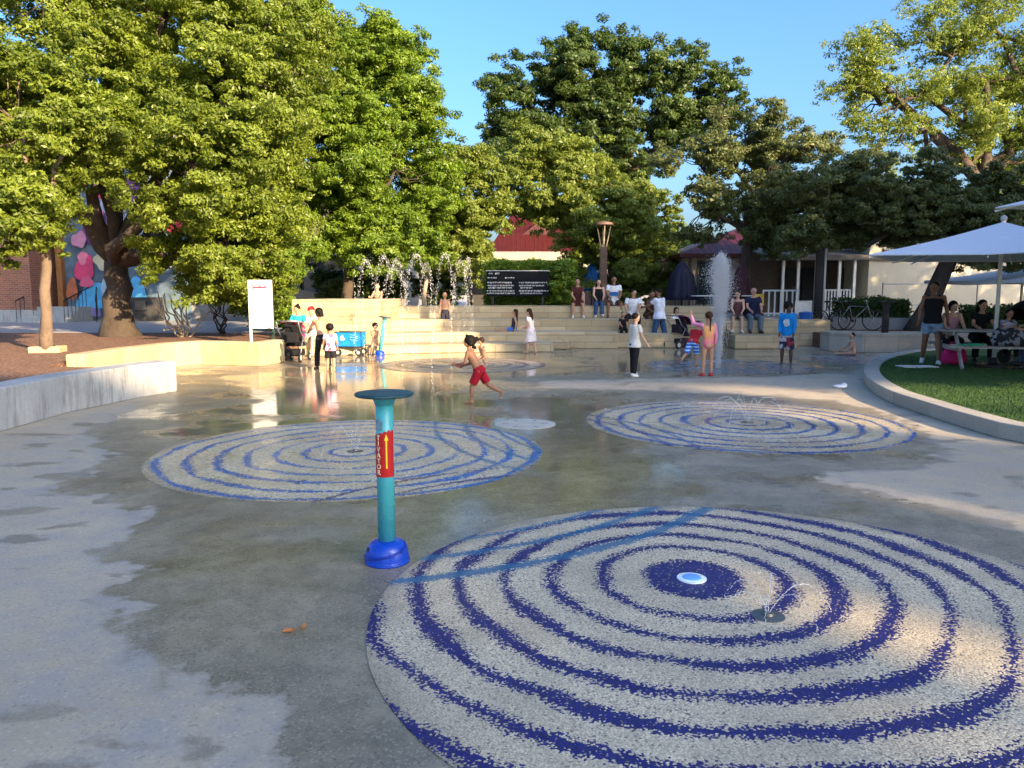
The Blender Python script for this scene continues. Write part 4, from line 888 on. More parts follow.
# tall arching jets over the back medallion
def arcjet(x0, y0, x1, y1, hp, label, n=150, s=.0052, group='arching water jets at the back', start=0.0, j=.032):
    t = np.sort(rs.rand(n)) * (1 - start) + start; z = 4 * hp * t * (1 - t) + 0.02
    x = x0 + (x1 - x0) * t + rs.normal(0, j, n) * (.4 + t); y = y0 + (y1 - y0) * t + rs.normal(0, j, n); z = np.abs(z + rs.normal(0, j, n))
    st_ = np.stack([np.full(n, x1 - x0), np.full(n, y1 - y0), 4 * hp * (1 - 2 * t)], 1)
    drops('water_jet', np.stack([x, y, z], 1), rs.uniform(s * .4, s * 1.2, n), label, 'water jet', group, st_)
JET = [(345, 385, 262, 'leftmost'), (366, 420, 270, 'second from the left'), (394, 372, 258, 'third from the left'), (408, 384, 262, 'fourth from the left'), (411, 440, 266, 'fifth from the left'), (431, 400, 257, 'sixth from the left'), (427, 462, 256, 'seventh from the left'), (446, 474, 262, 'eighth from the left'), (472, 464, 260, 'tall rightmost')]
for i, (pa, pc, top, w_) in enumerate(JET):
    dd = 19.0 + (i % 3) * .5; x0, x1 = D(pa, 0, dd).x, D(pc, 0, dd).x; hp = D(0, top, dd).z
    arcjet(x0, dd, x1, dd - 1.2, hp, w_ + ' arching jet of water drops over the sunlit medallion' if i < 8 else 'rightmost tall jet of water drops before the black sign', n=420)
for i, (px, py0, lb) in enumerate(((357, 378, 'left of the activator post plate'), (365, 378, 'above the plate of the activator post'), (403, 380, 'right of the activator plate'), (432, 386, 'between the plate and the running boy'), (452, 392, 'just left of the running boy'))):
    g = G(px, py0); n = 90; h = rs.rand(n) * 2.1; drops('falling_drops', np.stack([g.x + rs.normal(0, .008, n), g.y + rs.normal(0, .02, n), h], 1), rs.uniform(.002, .006, n), 'thin vertical string of falling drops ' + lb, 'water drops', 'thin strings of falling drops', np.tile([0, 0, 1.], (n, 1)))
# low fountains on the medallions
def fountain(c, hh_, rad, k, label, n=34, s=.004, ph=0):
    P = []; T = []; 
    for i in range(k):
        a = 2 * math.pi * (i + .13) / k + ph; rr = rad * rs.uniform(.7, 1.1); hp = hh_ * rs.uniform(.8, 1.1); t = np.linspace(0, 1, n)
        P.append(np.stack([c[0] + math.cos(a) * rr * t, c[1] + math.sin(a) * rr * t, .012 + 4 * hp * t * (1 - t)], 1) + rs.normal(0, .002, (n, 3)) * (t[:, None] * 2))
        T.append(np.stack([np.full(n, math.cos(a) * rr), np.full(n, math.sin(a) * rr), 4 * hp * (1 - 2 * t)], 1))
    P = np.concatenate(P); T = np.concatenate(T); P[:, 2] = np.maximum(P[:, 2], .006)
    drops('low_fountain', P, rs.uniform(s * .5, s * 1.1, len(P)), label, 'fountain', 'low fountains on the medallions', T)
fountain((N1.x, N1.y), .16, .33, 6, 'small fountain of thin water arcs on the nearest medallion', 60, .0026)
fountain(C2, .30, .45, 8, 'small fountain spraying right behind the activator post', 50, .003)
fountain(C3, .33, .55, 8, 'small fountain on the blue medallion crossed by sunlight', 50, .0042)
# ------------------------------------------------------------------ people
def skinmat(c): return mat('skin', c, .5, .10, 9, bmp=.05, spec=.35)
TANS, BROWN, LIGHTS, DEEP = (.46, .25, .155), (.24, .12, .07), (.56, .34, .24), (.11, .055, .035)
HAIRB = mat('hair_black', (.008, .006, .005), .62, .3, 30, bmp=.4, bsc=60, spec=.15); HAIRN = mat('hair_brown', (.03, .016, .009), .6, .3, 30, bmp=.4, bsc=60, spec=.15); HAIRG = mat('hair_grey', (.35, .33, .3), .6, .3, 30)
SHOE = mat('shoe_white', (.6, .6, .58), .5); SHOED = mat('shoe_dark', (.03, .025, .025), .5); SHOER = mat('shoe_red', (.5, .02, .03), .4)
EYE = mat('eye_dark', (.02, .012, .01), .2, bmp=0); LIP = mat('lip', (.35, .10, .08), .5, bmp=0)
XA = Vector((1, 0, 0))
def dr(a, b, s): a, b = R(a), R(b); return Vector((s * math.sin(b), math.sin(a) * math.cos(b), -math.cos(a) * math.cos(b)))
def person(label, loc, face, H, skin=TANS, hair=('short', HAIRB), wear=(), arms=((5, 8, 15, 4), (5, 8, 15, 4)), legs=((3, 3, -2, 1), (-3, 3, -4, 1)), lean=0, side=0, head=(0, 0, 0), child=0, base='feet', shoes=None, wide=1.0, group=None, vox=None, dz=0):
    "arms / legs: (left, right) of (upper forward, upper out, lower forward, lower out) in degrees; face: heading, 0 = away from the camera"
    ch = child; hd = H * (.132 + .04 * ch); legL = H * (.505 - .045 * ch); neckz = H - hd * 1.22; tl = neckz - legL
    up, lo = legL * .50, legL * .455; ua, la = H * (.172 - .01 * ch), H * (.148 - .01 * ch); k = H * (1 + .12 * ch); sw, hw = k * .094 * wide, k * .05 * wide
    T = Vector((math.sin(R(side)), math.sin(R(lean)) * math.cos(R(side)), math.cos(R(lean)) * math.cos(R(side)))); TX = Vector((math.cos(R(side)), 0, -math.sin(R(side)))); TY = T.cross(TX).normalized()
    Pv = Vector((0, 0, 0)); Nk = Pv + T * tl
    J = {}
    for s, nm, A, Lg in ((-1, 'L', arms[0], legs[0]), (1, 'R', arms[1], legs[1])):
        sh = Pv + T * tl * .93 + TX * s * sw; el = sh + dr(A[0], A[1], s) * ua; wr = el + dr(A[2], A[3], s) * la
        hp = Pv + TX * s * hw - T * tl * .02; kn = hp + dr(Lg[0], Lg[1], s) * up; an = kn + dr(Lg[2], Lg[3], s) * lo
        fd = Vector((s * .15, math.cos(R(Lg[2])), math.sin(R(Lg[2])))) if len(Lg) < 5 else dr(Lg[4], 0, s); fd.normalize()
        J[nm] = (sh, el, wr, hp, kn, an, fd)
    fl = H * .125; ak = H * .036
    if base == 'feet': z0 = min(min(J[n][5].z - ak, J[n][5].z + J[n][6].z * fl * .75 - ak * .5) for n in 'LR')
    else: z0 = -k * .068
    off = Vector((0, 0, -z0 + dz))
    Hm = Matrix.Rotation(R(head[1]), 3, 'Z') @ Matrix.Rotation(R(-head[0]), 3, 'X') @ Matrix.Rotation(R(head[2]), 3, 'Y')
    hc = Nk + (T * .35 + Vector((0, 0, .65))).normalized() * hd * .30 + Hm @ Vector((0, .03 * hd, hd * .46))
    root = empty('person', loc, R(face), label, 'person', group)
    O = lambda v: v + off
    W = [(-.20, .052, .050), (-.08, .082, .064), (.04, .088, .064), (.3, .072, .054), (.55, .082, .060), (.80, .094, .058), (.93, .082, .050), (1.0, .040, .036)]
    def torso(m, t0, t1, inf, flare=0, nw=1.0):
        rg = []; ts = sorted(set([t0, t1] + [w_[0] for w_ in W if t0 < w_[0] < t1]))
        for t in ts:
            rx = np.interp(t, [w_[0] for w_ in W], [w_[1] for w_ in W]); ry = np.interp(t, [w_[0] for w_ in W], [w_[2] for w_ in W])
            if t > .8: rx *= nw
            fl_ = max(0, (.3 - t)) * flare
            rg.append((O(Pv + T * tl * t), TX, TY, (rx * wide * k + inf * k) * (1 + fl_), (ry * (1 + (wide - 1) * 1.6) * k + inf * k) * (1 + fl_)))
        m.loft(rg)
    tw = 1 + (wide - 1) * .6
    b = M(); torso(b, -.20, 1.0, 0); b.ell(O(Pv + Vector((0, 0, -.005 * H)) + TY * -.012 * k), (k * .086 * wide, k * .066 * wide, k * .066))
    b.cap(O(Nk - T * .03 * H), O(hc - Vector((0, 0, hd * .25))), k * .032, k * .027)
    for nm, s in (('L', -1), ('R', 1)):
        sh, el, wr, hp, kn, an, fd = J[nm]
        b.ell(O(sh), k * .031 * tw); b.cap(O(sh), O(el), k * .028 * tw, k * .0215 * tw); b.cap(O(el), O(el.lerp(wr, .3)), k * .0215 * tw, k * .0225 * tw); b.cap(O(el.lerp(wr, .3)), O(wr), k * .0225 * tw, k * .0145)
        ad = (wr - el).normalized(); px = ad.cross(Vector((0, 0, 1))); px = px.normalized() if px.length > .2 else TX.copy(); py = ad.cross(px).normalized()
        # hand: palm, four unequal bent fingers and a thumb from the side of the palm
        hl = H * .1 * (1 + .05 * ch); pc = wr + ad * hl * .28
        b.cap(O(wr + ad * hl * .1), O(wr + ad * hl * .42), k * .014, k * .018)
        for j, (o_, ln) in enumerate(((-1.5, .42), (-.5, .50), (.5, .46), (1.5, .36))):
            f0 = wr + ad * hl * .44 + py * o_ * hl * .11; f1 = f0 + (ad * .9 + px * .25 * s).normalized() * hl * ln * .55; f2 = f1 + (ad * .6 + px * .7 * s).normalized() * hl * ln * .5
            b.tube([O(f0), O(f1), O(f2)], [k * .0062, k * .0056, k * .0045], 8)
        t0_ = wr + ad * hl * .2 - py * hl * .16; t1_ = t0_ + (ad * .7 - py * .6 + px * .2 * s) * hl * .25; b.tube([O(t0_), O(t1_), O(t1_ + (ad * .9 + px * .3 * s) * hl * .2)], [k * .008, k * .007, k * .0055], 8)
        b.cap(O(hp), O(kn), k * .049 * tw, k * .031 * tw); b.cap(O(kn), O(kn.lerp(an, .32)), k * .030 * tw, k * .032 * tw); b.cap(O(kn.lerp(an, .32)), O(an), k * .032 * tw, k * .0185)
        heel = an - fd * fl * .18 + Vector((0, 0, 0)); dn = (an - kn).normalized()
        b.ell(O(an - fd * fl * .12 + dn * ak * .45), k * .0185); b.cap(O(an + dn * ak * .25 + fd * fl * .05), O(an + fd * fl * .62 + dn * ak * .62), k * .019, k * .0145); b.ell(O(an + fd * fl * .72 + dn * ak * .7), (k * .019, k * .018, k * .011))
    hr = hd * .5
    b.ell(O(hc + Hm @ Vector((0, -.04 * hr, .16 * hr))), (hr * .76, hr * .90, hr * .84), Hm, 18, 12); b.ell(O(hc + Hm @ Vector((0, .16 * hr, -.38 * hr))), (hr * .56, hr * .60, hr * .58), Hm, 16, 10)
    b.cap(O(hc + Hm @ Vector((0, .86 * hr, .12 * hr))), O(hc + Hm @ Vector((0, .98 * hr, -.18 * hr))), hr * .07, hr * .12)
    for s in (-1, 1): b.ell(O(hc + Hm @ Vector((s * .76 * hr, -.04 * hr, -.02 * hr))), (hr * .09, hr * .15, hr * .22), Hm, 10, 7)
    v = vox or max(.0075, H * .0062)
    body = b.build('body', skinmat(skin), root, voxel=v, sm=3)
    for s in (-1, 1): M().ell(O(hc + Hm @ Vector((s * .30 * hr, .80 * hr, .06 * hr))), (hr * .13, hr * .06, hr * .07), Hm, 10, 7).build('eye', EYE, root, smooth=True)
    M().ell(O(hc + Hm @ Vector((0, .76 * hr, -.50 * hr))), (hr * .22, hr * .05, hr * .07), Hm, 10, 7).build('mouth', LIP, root, smooth=True)
    # hair
    kind, hm = hair[0], hair[1]; h = M(); q = lambda x, y, z: O(hc + Hm @ Vector((x * hr, y * hr, z * hr)))
    if kind != 'bald':
        big = {'short': .0, 'curly': .2, 'long': .06, 'bob': .1, 'bun': .03, 'ponytail': .04, 'cap': .0, 'braid': .04, 'mop': .24}[kind]
        h.ell(q(0, -.20, .30), (hr * (.80 + big), hr * (.86 + big), hr * (.80 + big)), Hm, 18, 12)
        if kind == 'curly':
            rr = random.Random(int(H * 1000))
            for _ in range(26):
                a = rr.uniform(0, 6.28); zz_ = rr.uniform(-.1, 1.1); r_ = .82 * math.sqrt(max(.05, 1 - (zz_ - .2) ** 2)); yv = math.sin(a) * r_ - .25
                if yv > .45 and zz_ < .55: continue
                h.ell(q(math.cos(a) * r_, yv, zz_), hr * rr.uniform(.2, .3))
        if kind == 'mop':
            rr = random.Random(5)
            for _ in range(34):
                a = rr.uniform(0, 6.28); zz_ = rr.uniform(-.8, 1.1); yv = math.sin(a) * .9 - .35
                if yv > .3 and zz_ < .6: continue
                h.ell(q(math.cos(a) * .85, yv, zz_), hr * rr.uniform(.2, .34))
        if kind == 'bob':
            for s in (-1, 1): h.cap(q(s * .6, -.2, .2), q(s * .62, -.25, -.75), hr * .36, hr * .3)
            h.cap(q(0, -.6, .2), q(0, -.65, -.75), hr * .5, hr * .42)
        if kind == 'long':
            for s in (-1, 0, 1): h.cap(q(s * .5, -.45, .1), q(s * .5, -.62, -1.0), hr * .42, hr * .36); h.cap(q(s * .5, -.62, -1.0), O(hc - T * hd * 1.35 - TY * k * .07 + TX * s * hr * .42), hr * .36, hr * .2)
        if kind == 'bun': h.ell(q(0, -.75, .95), hr * .36)
        if kind in ('ponytail', 'braid'):
            e_ = O(hc - T * hd * (1.5 if kind == 'braid' else .9) - TY * k * .085); h.cap(q(0, -.95, .25), q(0, -1.05, -.4), hr * .26, hr * .24); h.cap(q(0, -1.05, -.4), e_, hr * .24, hr * .09)
        ho = h.build('hair', hm, root, voxel=max(.008, v), sm=1)
    if kind == 'cap' or len(hair) > 2:
        cm = hair[2]; c_ = M().ell(q(0, -.12, .52), (hr * .86, hr * .95, hr * .62), Hm, 18, 10); c_.ell(q(0, .95, .42), (hr * .55, hr * .45, hr * .06), Hm, 16, 6); c_.build('cap', cm, root, smooth=True)
    for wv in wear:
        typ, cm = wv[0], wv[1]; c_ = M(); arg = wv[2] if len(wv) > 2 else None; i_ = .011
        if typ in ('tee', 'longsleeve', 'tank', 'swimsuit', 'dress'):
            t0 = {'tee': -.10, 'longsleeve': -.10, 'tank': -.04, 'swimsuit': -.17, 'dress': -.1}[typ]
            torso(c_, t0, .99 if typ not in ('tank', 'swimsuit') else .90, i_ if typ != 'swimsuit' else .005, flare=.5 if typ in ('tee', 'dress') else 0, nw=1.0 if typ in ('tee', 'longsleeve') else .86)
            for nm, s in (('L', -1), ('R', 1)):
                sh, el, wr = J[nm][:3]
                if typ in ('tee', 'longsleeve', 'dress') or (typ == 'swimsuit' and arg == 'sleeves'):
                    if typ == 'dress' and arg == 'sleeveless': c_.ell(O(sh - TX * s * .02 * k), k * .034); continue
                    e_ = sh.lerp(el, .58) if typ in ('tee', 'dress') else el
                    c_.ell(O(sh), k * .034 * tw); c_.tube([O(sh), O(e_)], [k * .034 * tw, k * (.036 if typ in ('tee', 'dress') else .029) * tw], 12)
                    if typ in ('longsleeve', 'swimsuit'): c_.ell(O(el), k * .030 * tw); c_.tube([O(el), O(el.lerp(wr, .94))], [k * .030 * tw, k * .022 * tw], 12)
                else: c_.cap(O(Pv + T * tl * .86 + TX * s * sw * .55 + TY * .03 * k), O(Pv + T * tl * 1.0 + TX * s * sw * .5), k * .018, k * .014); c_.cap(O(Pv + T * tl * .86 + TX * s * sw * .55 - TY * .03 * k), O(Pv + T * tl * 1.0 + TX * s * sw * .5), k * .018, k * .014)
            if typ == 'dress':
                L_ = arg if isinstance(arg, float) else .55
                d_ = (J['L'][4] + J['R'][4]) / 2 - Pv; d_.normalize()
                ry = TY if abs(d_.dot(TY)) < .6 else T
                c_.loft([(O(Pv + T * tl * .1), TX, TY, k * .10, k * .078), (O(Pv + d_ * up * .3), TX, ry, k * .118, k * .098), (O(Pv + d_ * up * L_ * 1.6), TX, ry, k * .135, k * .118)])
        if typ in ('shorts', 'pants', 'skirt'):
            torso(c_, -.17, .18, .008); fr = {'shorts': arg or .8, 'pants': 1, 'skirt': .7}[typ]
            c_.ell(O(Pv - TY * .014 * k), (k * .094 * wide, k * .075 * wide, k * .072))
            for nm, s in (('L', -1), ('R', 1)):
                hp, kn, an = J[nm][3:6]
                if typ != 'pants': c_.tube([O(hp), O(hp.lerp(kn, fr))], [k * .060 * tw, k * (.058 if fr > .6 else .06) * tw], 14)
                else:
                    c_.cap(O(hp), O(kn), k * .058 * tw, k * .042 * tw); c_.tube([O(kn), O(kn.lerp(an, .93))], [k * .046 * tw, k * .040], 12); c_.ell(O(kn), k * .046 * tw)
        if typ == 'bottoms': torso(c_, -.19, .10, .005)
        o_ = c_.build({'tee': 'shirt', 'longsleeve': 'shirt', 'tank': 'tank_top', 'swimsuit': 'swimsuit', 'dress': 'dress', 'shorts': 'shorts', 'pants': 'trousers', 'skirt': 'skirt', 'bottoms': 'swim_trunks'}[typ], cm, root, voxel=v * 1.05, sm=1)
    if shoes:
        for nm in 'LR':
            c_ = M(); kn, an, fd = J[nm][4:7]; dn = (an - kn).normalized()
            c_.cap(O(an - fd * fl * .15 + dn * ak * .5), O(an + fd * fl * .68 + dn * ak * .68), k * .027, k * .023); c_.cap(O(an + dn * ak * .1), O(an + fd * fl * .3 + dn * ak * .3), k * .025, k * .022)
            c_.build('shoe', shoes, root, voxel=v * 1.05, sm=1)
    J['O'] = off; J['root'] = root; J['hc'] = hc; J['TY'] = TY; J['T'] = T; J['TX'] = TX; J['tl'] = tl; J['k'] = k
    return J
def pattern(c1, c2, c3, sc, name):
    m, nt, b = newmat(name); p = objco(nt); v_ = node(nt, 'ShaderNodeTexVoronoi'); nt.links.new(p, v_.inputs[0]); v_.inputs['Scale'].default_value = sc
    s_ = node(nt, 'ShaderNodeSeparateColor'); nt.links.new(v_.outputs['Color'], s_.inputs[0])
    nt.links.new(mixc(nt, mth(nt, 'GREATER_THAN', s_.outputs[0], .62), mixc(nt, mth(nt, 'GREATER_THAN', s_.outputs[1], .6), c1, c2), c3), b.inputs['Base Color']); b.inputs['Roughness'].default_value = .8; return m
WCL, BCL, RCL, NVY, JEAN, LJEAN = cloth((.72, .72, .73)), cloth((.012, .012, .014)), cloth((.33, .008, .02)), cloth((.012, .018, .05)), mat('denim', (.03, .075, .17), .85, .3, 20), mat('light_denim', (.22, .32, .42), .85, .3, 20)
PINKC, MAROON, TEALC, BLUEC = cloth((.65, .16, .26)), cloth((.07, .02, .018)), cloth((.02, .33, .42)), cloth((.01, .25, .62))
def at(px, py, z=0): q = G(px, py, z); return (q.x, q.y, z)
# the running boy
J = person('boy in dark red shorts running barefoot to the left across the wet paving', (-.50, 11.62, 0), 80, 1.05, (.33, .16, .09), ('mop', HAIRB), [('shorts', RCL, .84)],
       arms=((12, 14, 82, -18), (-10, 8, 70, -12)), legs=((24, 4, 2, 2), (-30, 3, -62, 2)), lean=28, head=(-14, 25, 0), child=.8, vox=.007)
hx = J['O'] + (J['L'][2] + J['R'][2]) / 2
M().tube([hx + Vector((0, .02, .0)), hx + Vector((0, .05, -.03))], .022, 10).ell(hx + Vector((0, .05, .0)), .03).build('pink_toy', mat('pink_plastic', (.8, .2, .2), .35), None, loc=None)
o = bpy.data.objects['pink_toy']; o.matrix_world = Matrix.Translation((-.50, 11.62, 0)) @ Matrix.Rotation(R(80), 4, 'Z'); tag(o, 'small pink squirt toy held by the running boy', 'toy')
person('small child crouching in sunlight behind the running boy, arms raised', at(484, 366), 150, .84, TANS, ('curly', HAIRN), [('bottoms', cloth((.5, .25, .1)))], arms=((60, 20, 120, 0), (50, 25, 110, 0)), legs=((80, 12, -35, 4, 80), (75, 12, -40, 4, 80)), lean=25, child=1)
person('girl in a loose white dress with pink hem, standing in the water', at(531, 353), 60, 1.22, LIGHTS, ('long', HAIRN), [('dress', cloth((.80, .70, .70)), .62), ('shorts', PINKC, .95)], arms=((-25, 20, 70, 15), (20, 6, 60, 5)), legs=((12, 3, 4, 1), (-8, 3, -12, 1)), lean=6, head=(15, 10, 0), child=.5)
q = G(512, 327, .5); person('girl in blue shorts sitting on a stone ledge with her legs stretched left', (q.x + .05, 23.9, .50), 80, 1.15, TANS, ('long', HAIRN), [('tank', cloth((.03, .03, .05))), ('shorts', cloth((.06, .17, .45)), .7)], arms=((-20, 12, 10, 4), (-15, 12, 15, 4)), legs=((82, 4, 84, 2, 160), (76, 6, 88, 2, 160)), lean=-8, base='seat', child=.5)
q = G(443, 338, .85); person('shirtless boy in dark shorts standing up on the sunlit steps', (D(442, 0, 24.9).x, 24.85, .50), 180, 1.18, TANS, ('short', HAIRN), [('shorts', cloth((.03, .03, .05)), .85)], arms=((8, 10, 20, 2), (8, 10, 20, 2)), child=.6)
person('shirtless boy sitting on top of the limestone block wall', (D(374, 0, 22.7).x, 22.55, 1.25), 165, 1.15, (.5, .27, .17), ('short', HAIRN), [('shorts', cloth((.35, .12, .1)), .7)], arms=((30, 10, 70, -10), (35, 12, 95, -14)), legs=((84, 10, 10, 3), (80, 6, 4, 3)), lean=14, base='seat', child=.6, dz=.02)
person('toddler with dark hair sitting by the distant tilted activator post', (D(368, 0, 21.0).x, 21.0, 0), 200, .95, TANS, ('curly', HAIRB), [('bottoms', cloth((.7, .3, .05)))], arms=((30, 15, 70, 0), (60, 10, 80, 0)), legs=((60, 14, -30, 6), (70, 14, -20, 6)), lean=10, child=1, dz=.0)
wb = (D(292, 0, 20.3).x, 20.55, 0)
o = M().box((0, 0, .22), (1.5, .45, .44)).build('stone_block', LIME, bevel=.03, loc=(wb[0] + .05, 20.75, 0)); tag(o, 'sunlit limestone block under the two seated people behind the black stroller', 'stone block')
person('person in a teal shirt with dark hair seated behind the black stroller', (D(286, 0, 20.4).x, 20.7, .44), 172, 1.62, TANS, ('bun', HAIRB), [('tee', TEALC), ('shorts', cloth((.35, .03, .12)), .9)], arms=((25, 18, 70, -10), (25, 18, 70, -10)), legs=((84, 12, 4, 2), (84, 12, 4, 2)), lean=8, head=(20, -20, 0), base='seat', shoes=SHOED)
person('person in a red cap and white shirt seated beside the stroller', (D(303, 0, 20.5).x, 20.8, .44), 160, 1.58, LIGHTS, ('cap', HAIRN, cloth((.62, .02, .03))), [('tee', WCL), ('shorts', cloth((.3, .3, .28)), .8)], arms=((35, 14, 80, -6), (25, 18, 70, -10)), legs=((80, 10, 10, 2), (84, 12, 20, 2)), lean=16, head=(14, -10, 0), base='seat', shoes=SHOE)
person('shirtless child with long curly hair and black trousers bending by the stroller', at(323, 369), 30, 1.33, (.42, .21, .12), ('bob', HAIRB), [('pants', BCL)], arms=((50, 8, 60, 0), (-5, 14, 20, 4)), legs=((10, 6, -4, 3), (-5, 6, -8, 3)), lean=16, head=(25, 10, 0), child=.4, shoes=SHOED)
person('toddler in a pink and white shirt and black shorts seen from behind', at(331, 371), 10, .98, TANS, ('curly', HAIRB), [('tee', pattern((.72, .6, .64), (.62, .10, .22), (.75, .45, .55), 14, 'pink_print')), ('shorts', BCL, .8)], arms=((15, 14, 30, 4), (10, 14, 40, 0)), child=1)
# people seated on the top step
def sit(label, px, face, H, skin, hair, wear, z=1.25, y=26.45, legs=((84, 7, 0, 1), (84, 7, 0, 1)), arms=((28, 6, 62, -14), (28, 6, 62, -14)), lean=10, wide=1.0, shoes=SHOED, head=(5, 0, 0), child=0, group=None):
    return person(label, (D(px, 0, y).x, y, z), face, H, skin, hair, wear, arms, legs, lean, 0, head, child, 'seat', shoes, wide, group)
sit('woman in a dark maroon dress sitting on the top step, leftmost of the seated row', 580, 180, 1.63, TANS, ('bun', HAIRB), [('dress', MAROON, .45)], shoes=SHOE, wide=1.05, legs=((82, 12, -2, 0), (82, 12, -2, 0)))
sit('woman in a black top and jeans sitting right of the woman in the maroon dress', 602, 180, 1.6, LIGHTS, ('long', HAIRB), [('tank', BCL), ('pants', JEAN)], shoes=SHOE, legs=((86, 2, 6, 0), (82, 4, -4, 2)))
J = sit('man in a white shirt with a blue chest print, seated on the top step', 618, 178, 1.75, BROWN, ('short', HAIRB), [('tee', WCL), ('shorts', cloth((.10, .05, .03)), .95)], wide=1.15, legs=((82, 16, -3, 2), (84, 14, -2, 2)), head=(0, 0, 0))
c_ = J['O'] + J['T'] * J['tl'] * .55 + J['TY'] * 0; sgn = 1 if (J['TY'].y > 0) else -1
M().box(c_ + J['TY'] * sgn * J['k'] * .093, (.27, .012, .13), rot=Matrix.Rotation(R(-10), 3, 'X')).build('shirt_print', mat('print_blue', (.02, .13, .38), .7), J['root'], bevel=.004)
sit('woman in a white shirt and black trousers sitting on a lower step', 639, 165, 1.66, TANS, ('bun', HAIRB), [('tee', WCL), ('pants', BCL)], z=.85, y=24.9, wide=1.22, legs=((80, 14, 14, 2), (84, 10, 26, 2)), head=(10, 40, 0))
sit('toddler in black sitting in front of the woman in the white shirt', 628, 185, .95, TANS, ('short', HAIRB), [('tee', BCL), ('pants', BCL)], z=.5, y=24.2, child=1)
sit('woman in a brown dress leaning toward the standing man', 655, 200, 1.62, BROWN, ('short', HAIRB), [('dress', cloth((.12, .06, .035)), .5)], z=.85, y=25.0, lean=22, shoes=SHOE, head=(0, -30, 0), legs=((80, 10, -6, 2), (84, 10, 0, 2)))
person('man in a white shirt and blue jeans standing by the steps, turned away', (D(666, 0, 24.4).x, 24.3, 0), 40, 1.78, BROWN, ('short', HAIRB), [('tee', cloth((.66, .70, .80))), ('pants', JEAN)], arms=((50, 6, 80, -10), (20, 8, 60, 0)), legs=((10, 5, 4, 2), (-12, 5, -16, 2)), lean=2, wide=1.12, shoes=SHOED, head=(15, 20, 0))
sit('child in a white top sitting behind the purple stroller', 683, 190, 1.2, TANS, ('bob', HAIRB), [('tee', WCL), ('shorts', NVY)], z=.5, y=25.0, child=.6)
sit('woman with light hair in shorts sitting left in the couple on the stone block', 748, 165, 1.66, LIGHTS, ('long', HAIRN), [('tank', cloth((.13, .06, .06))), ('shorts', cloth((.15, .13, .11)), .8)], z=.84, y=24.65, lean=16, shoes=SHOE, head=(15, -20, 0))
sit('bald man in a navy shirt and jeans sitting right in the couple', 763, 180, 1.78, (.5, .27, .2), ('bald', None), [('tee', NVY), ('pants', mat('denim_grey', (.10, .14, .17), .85, .3, 20))], z=.84, y=24.65, wide=1.15, head=(5, 10, 0))
# kids on the right
J = person('boy in a white shirt and black trousers standing on the wet paving facing right', at(634, 376), -62, 1.24, LIGHTS, ('short', HAIRB), [('tee', cloth((.62, .60, .54))), ('pants', BCL)], arms=((10, 8, 25, 2), (15, 8, 40, 0)), legs=((6, 4, 2, 2), (-8, 4, -10, 2)), lean=2, shoes=SHOE, child=.5, head=(0, 0, 0))
J = person('girl in an orange and magenta swimsuit with pink sleeves', at(707, 376), 8, 1.26, TANS, ('braid', HAIRN), [('swimsuit', None, 'sleeves')], arms=((100, 35, 160, 10), (5, 12, 12, 2)), legs=((2, 3, 0, 1), (4, 3, -3, 1)), shoes=SHOER, child=.5)
m, nt, b = newmat('swim_gradient'); s_ = node(nt, 'ShaderNodeSeparateXYZ'); nt.links.new(objco(nt), s_.inputs[0])
c0 = mixc(nt, mapr(nt, s_.outputs[2], .58, .86), (.55, .02, .22), (.80, .36, .12)); nt.links.new(mixc(nt, mapr(nt, mth(nt, 'ABSOLUTE', s_.outputs[0]), .105, .125), c0, (.72, .25, .42)), b.inputs['Base Color']); b.inputs['Roughness'].default_value = .5
for c in J['root'].children:
    if c.name.startswith('swimsuit'): c.data.materials.clear(); c.data.materials.append(m)
m, nt, b = newmat('blue_stripe'); s_ = node(nt, 'ShaderNodeSeparateXYZ'); nt.links.new(objco(nt), s_.inputs[0])
nt.links.new(mixc(nt, mth(nt, 'GREATER_THAN', mth(nt, 'FRACT', mth(nt, 'MULTIPLY', s_.outputs[2], 13)), .6), (.01, .12, .55), (.45, .65, .85)), b.inputs['Base Color']); BSTR = m
person('child in a red shirt and blue striped shorts running behind the swimsuit girl', at(692, 366), -35, 1.12, TANS, ('short', HAIRB), [('tee', cloth((.45, .02, .03))), ('shorts', BSTR, .95)], arms=((40, 12, 80, 0), (40, 12, 80, 0)), legs=((-25, 8, -62, 4), (20, 3, -10, 1)), lean=42, head=(30, 0, 0), child=.7)
J = person('boy in a bright blue long-sleeved shirt and patterned swim shorts', at(786, 364.5), 150, 1.42, DEEP, ('curly', HAIRB), [('longsleeve', BLUEC), ('shorts', pattern((.02, .02, .05), (.35, .03, .04), (.5, .5, .52), 11, 'floral_print'), 1.02)], arms=((6, 8, 22, -4), (6, 8, 30, -6)), legs=((4, 4, 0, 2), (-2, 4, -4, 2)), child=.3, head=(5, 30, 0))
c_ = J['O'] + J['T'] * J['tl'] * .55
bl = M(); 
rs = np.random.RandomState(4); n_ = 18; vs = [(math.cos(2 * math.pi * i / n_) * (.065) * (1 + .3 * rs.rand()), math.sin(2 * math.pi * i / n_) * .085 * (1 + .15 * rs.rand())) for i in range(n_)]
yy = J['k'] * .078
bl.v = [(c_.x + x, c_.y + yy, c_.z + z) for x, z in vs] + [(c_.x + x, c_.y + yy + .008, c_.z + z) for x, z in vs]; bl.f = [tuple(range(n_)), tuple(range(2 * n_ - 1, n_ - 1, -1))] + [(i, (i + 1) % n_, n_ + (i + 1) % n_, n_ + i) for i in range(n_)]
bl.build('shirt_print', mat('print_pale', (.55, .60, .58), .7, .4, 25), J['root'])
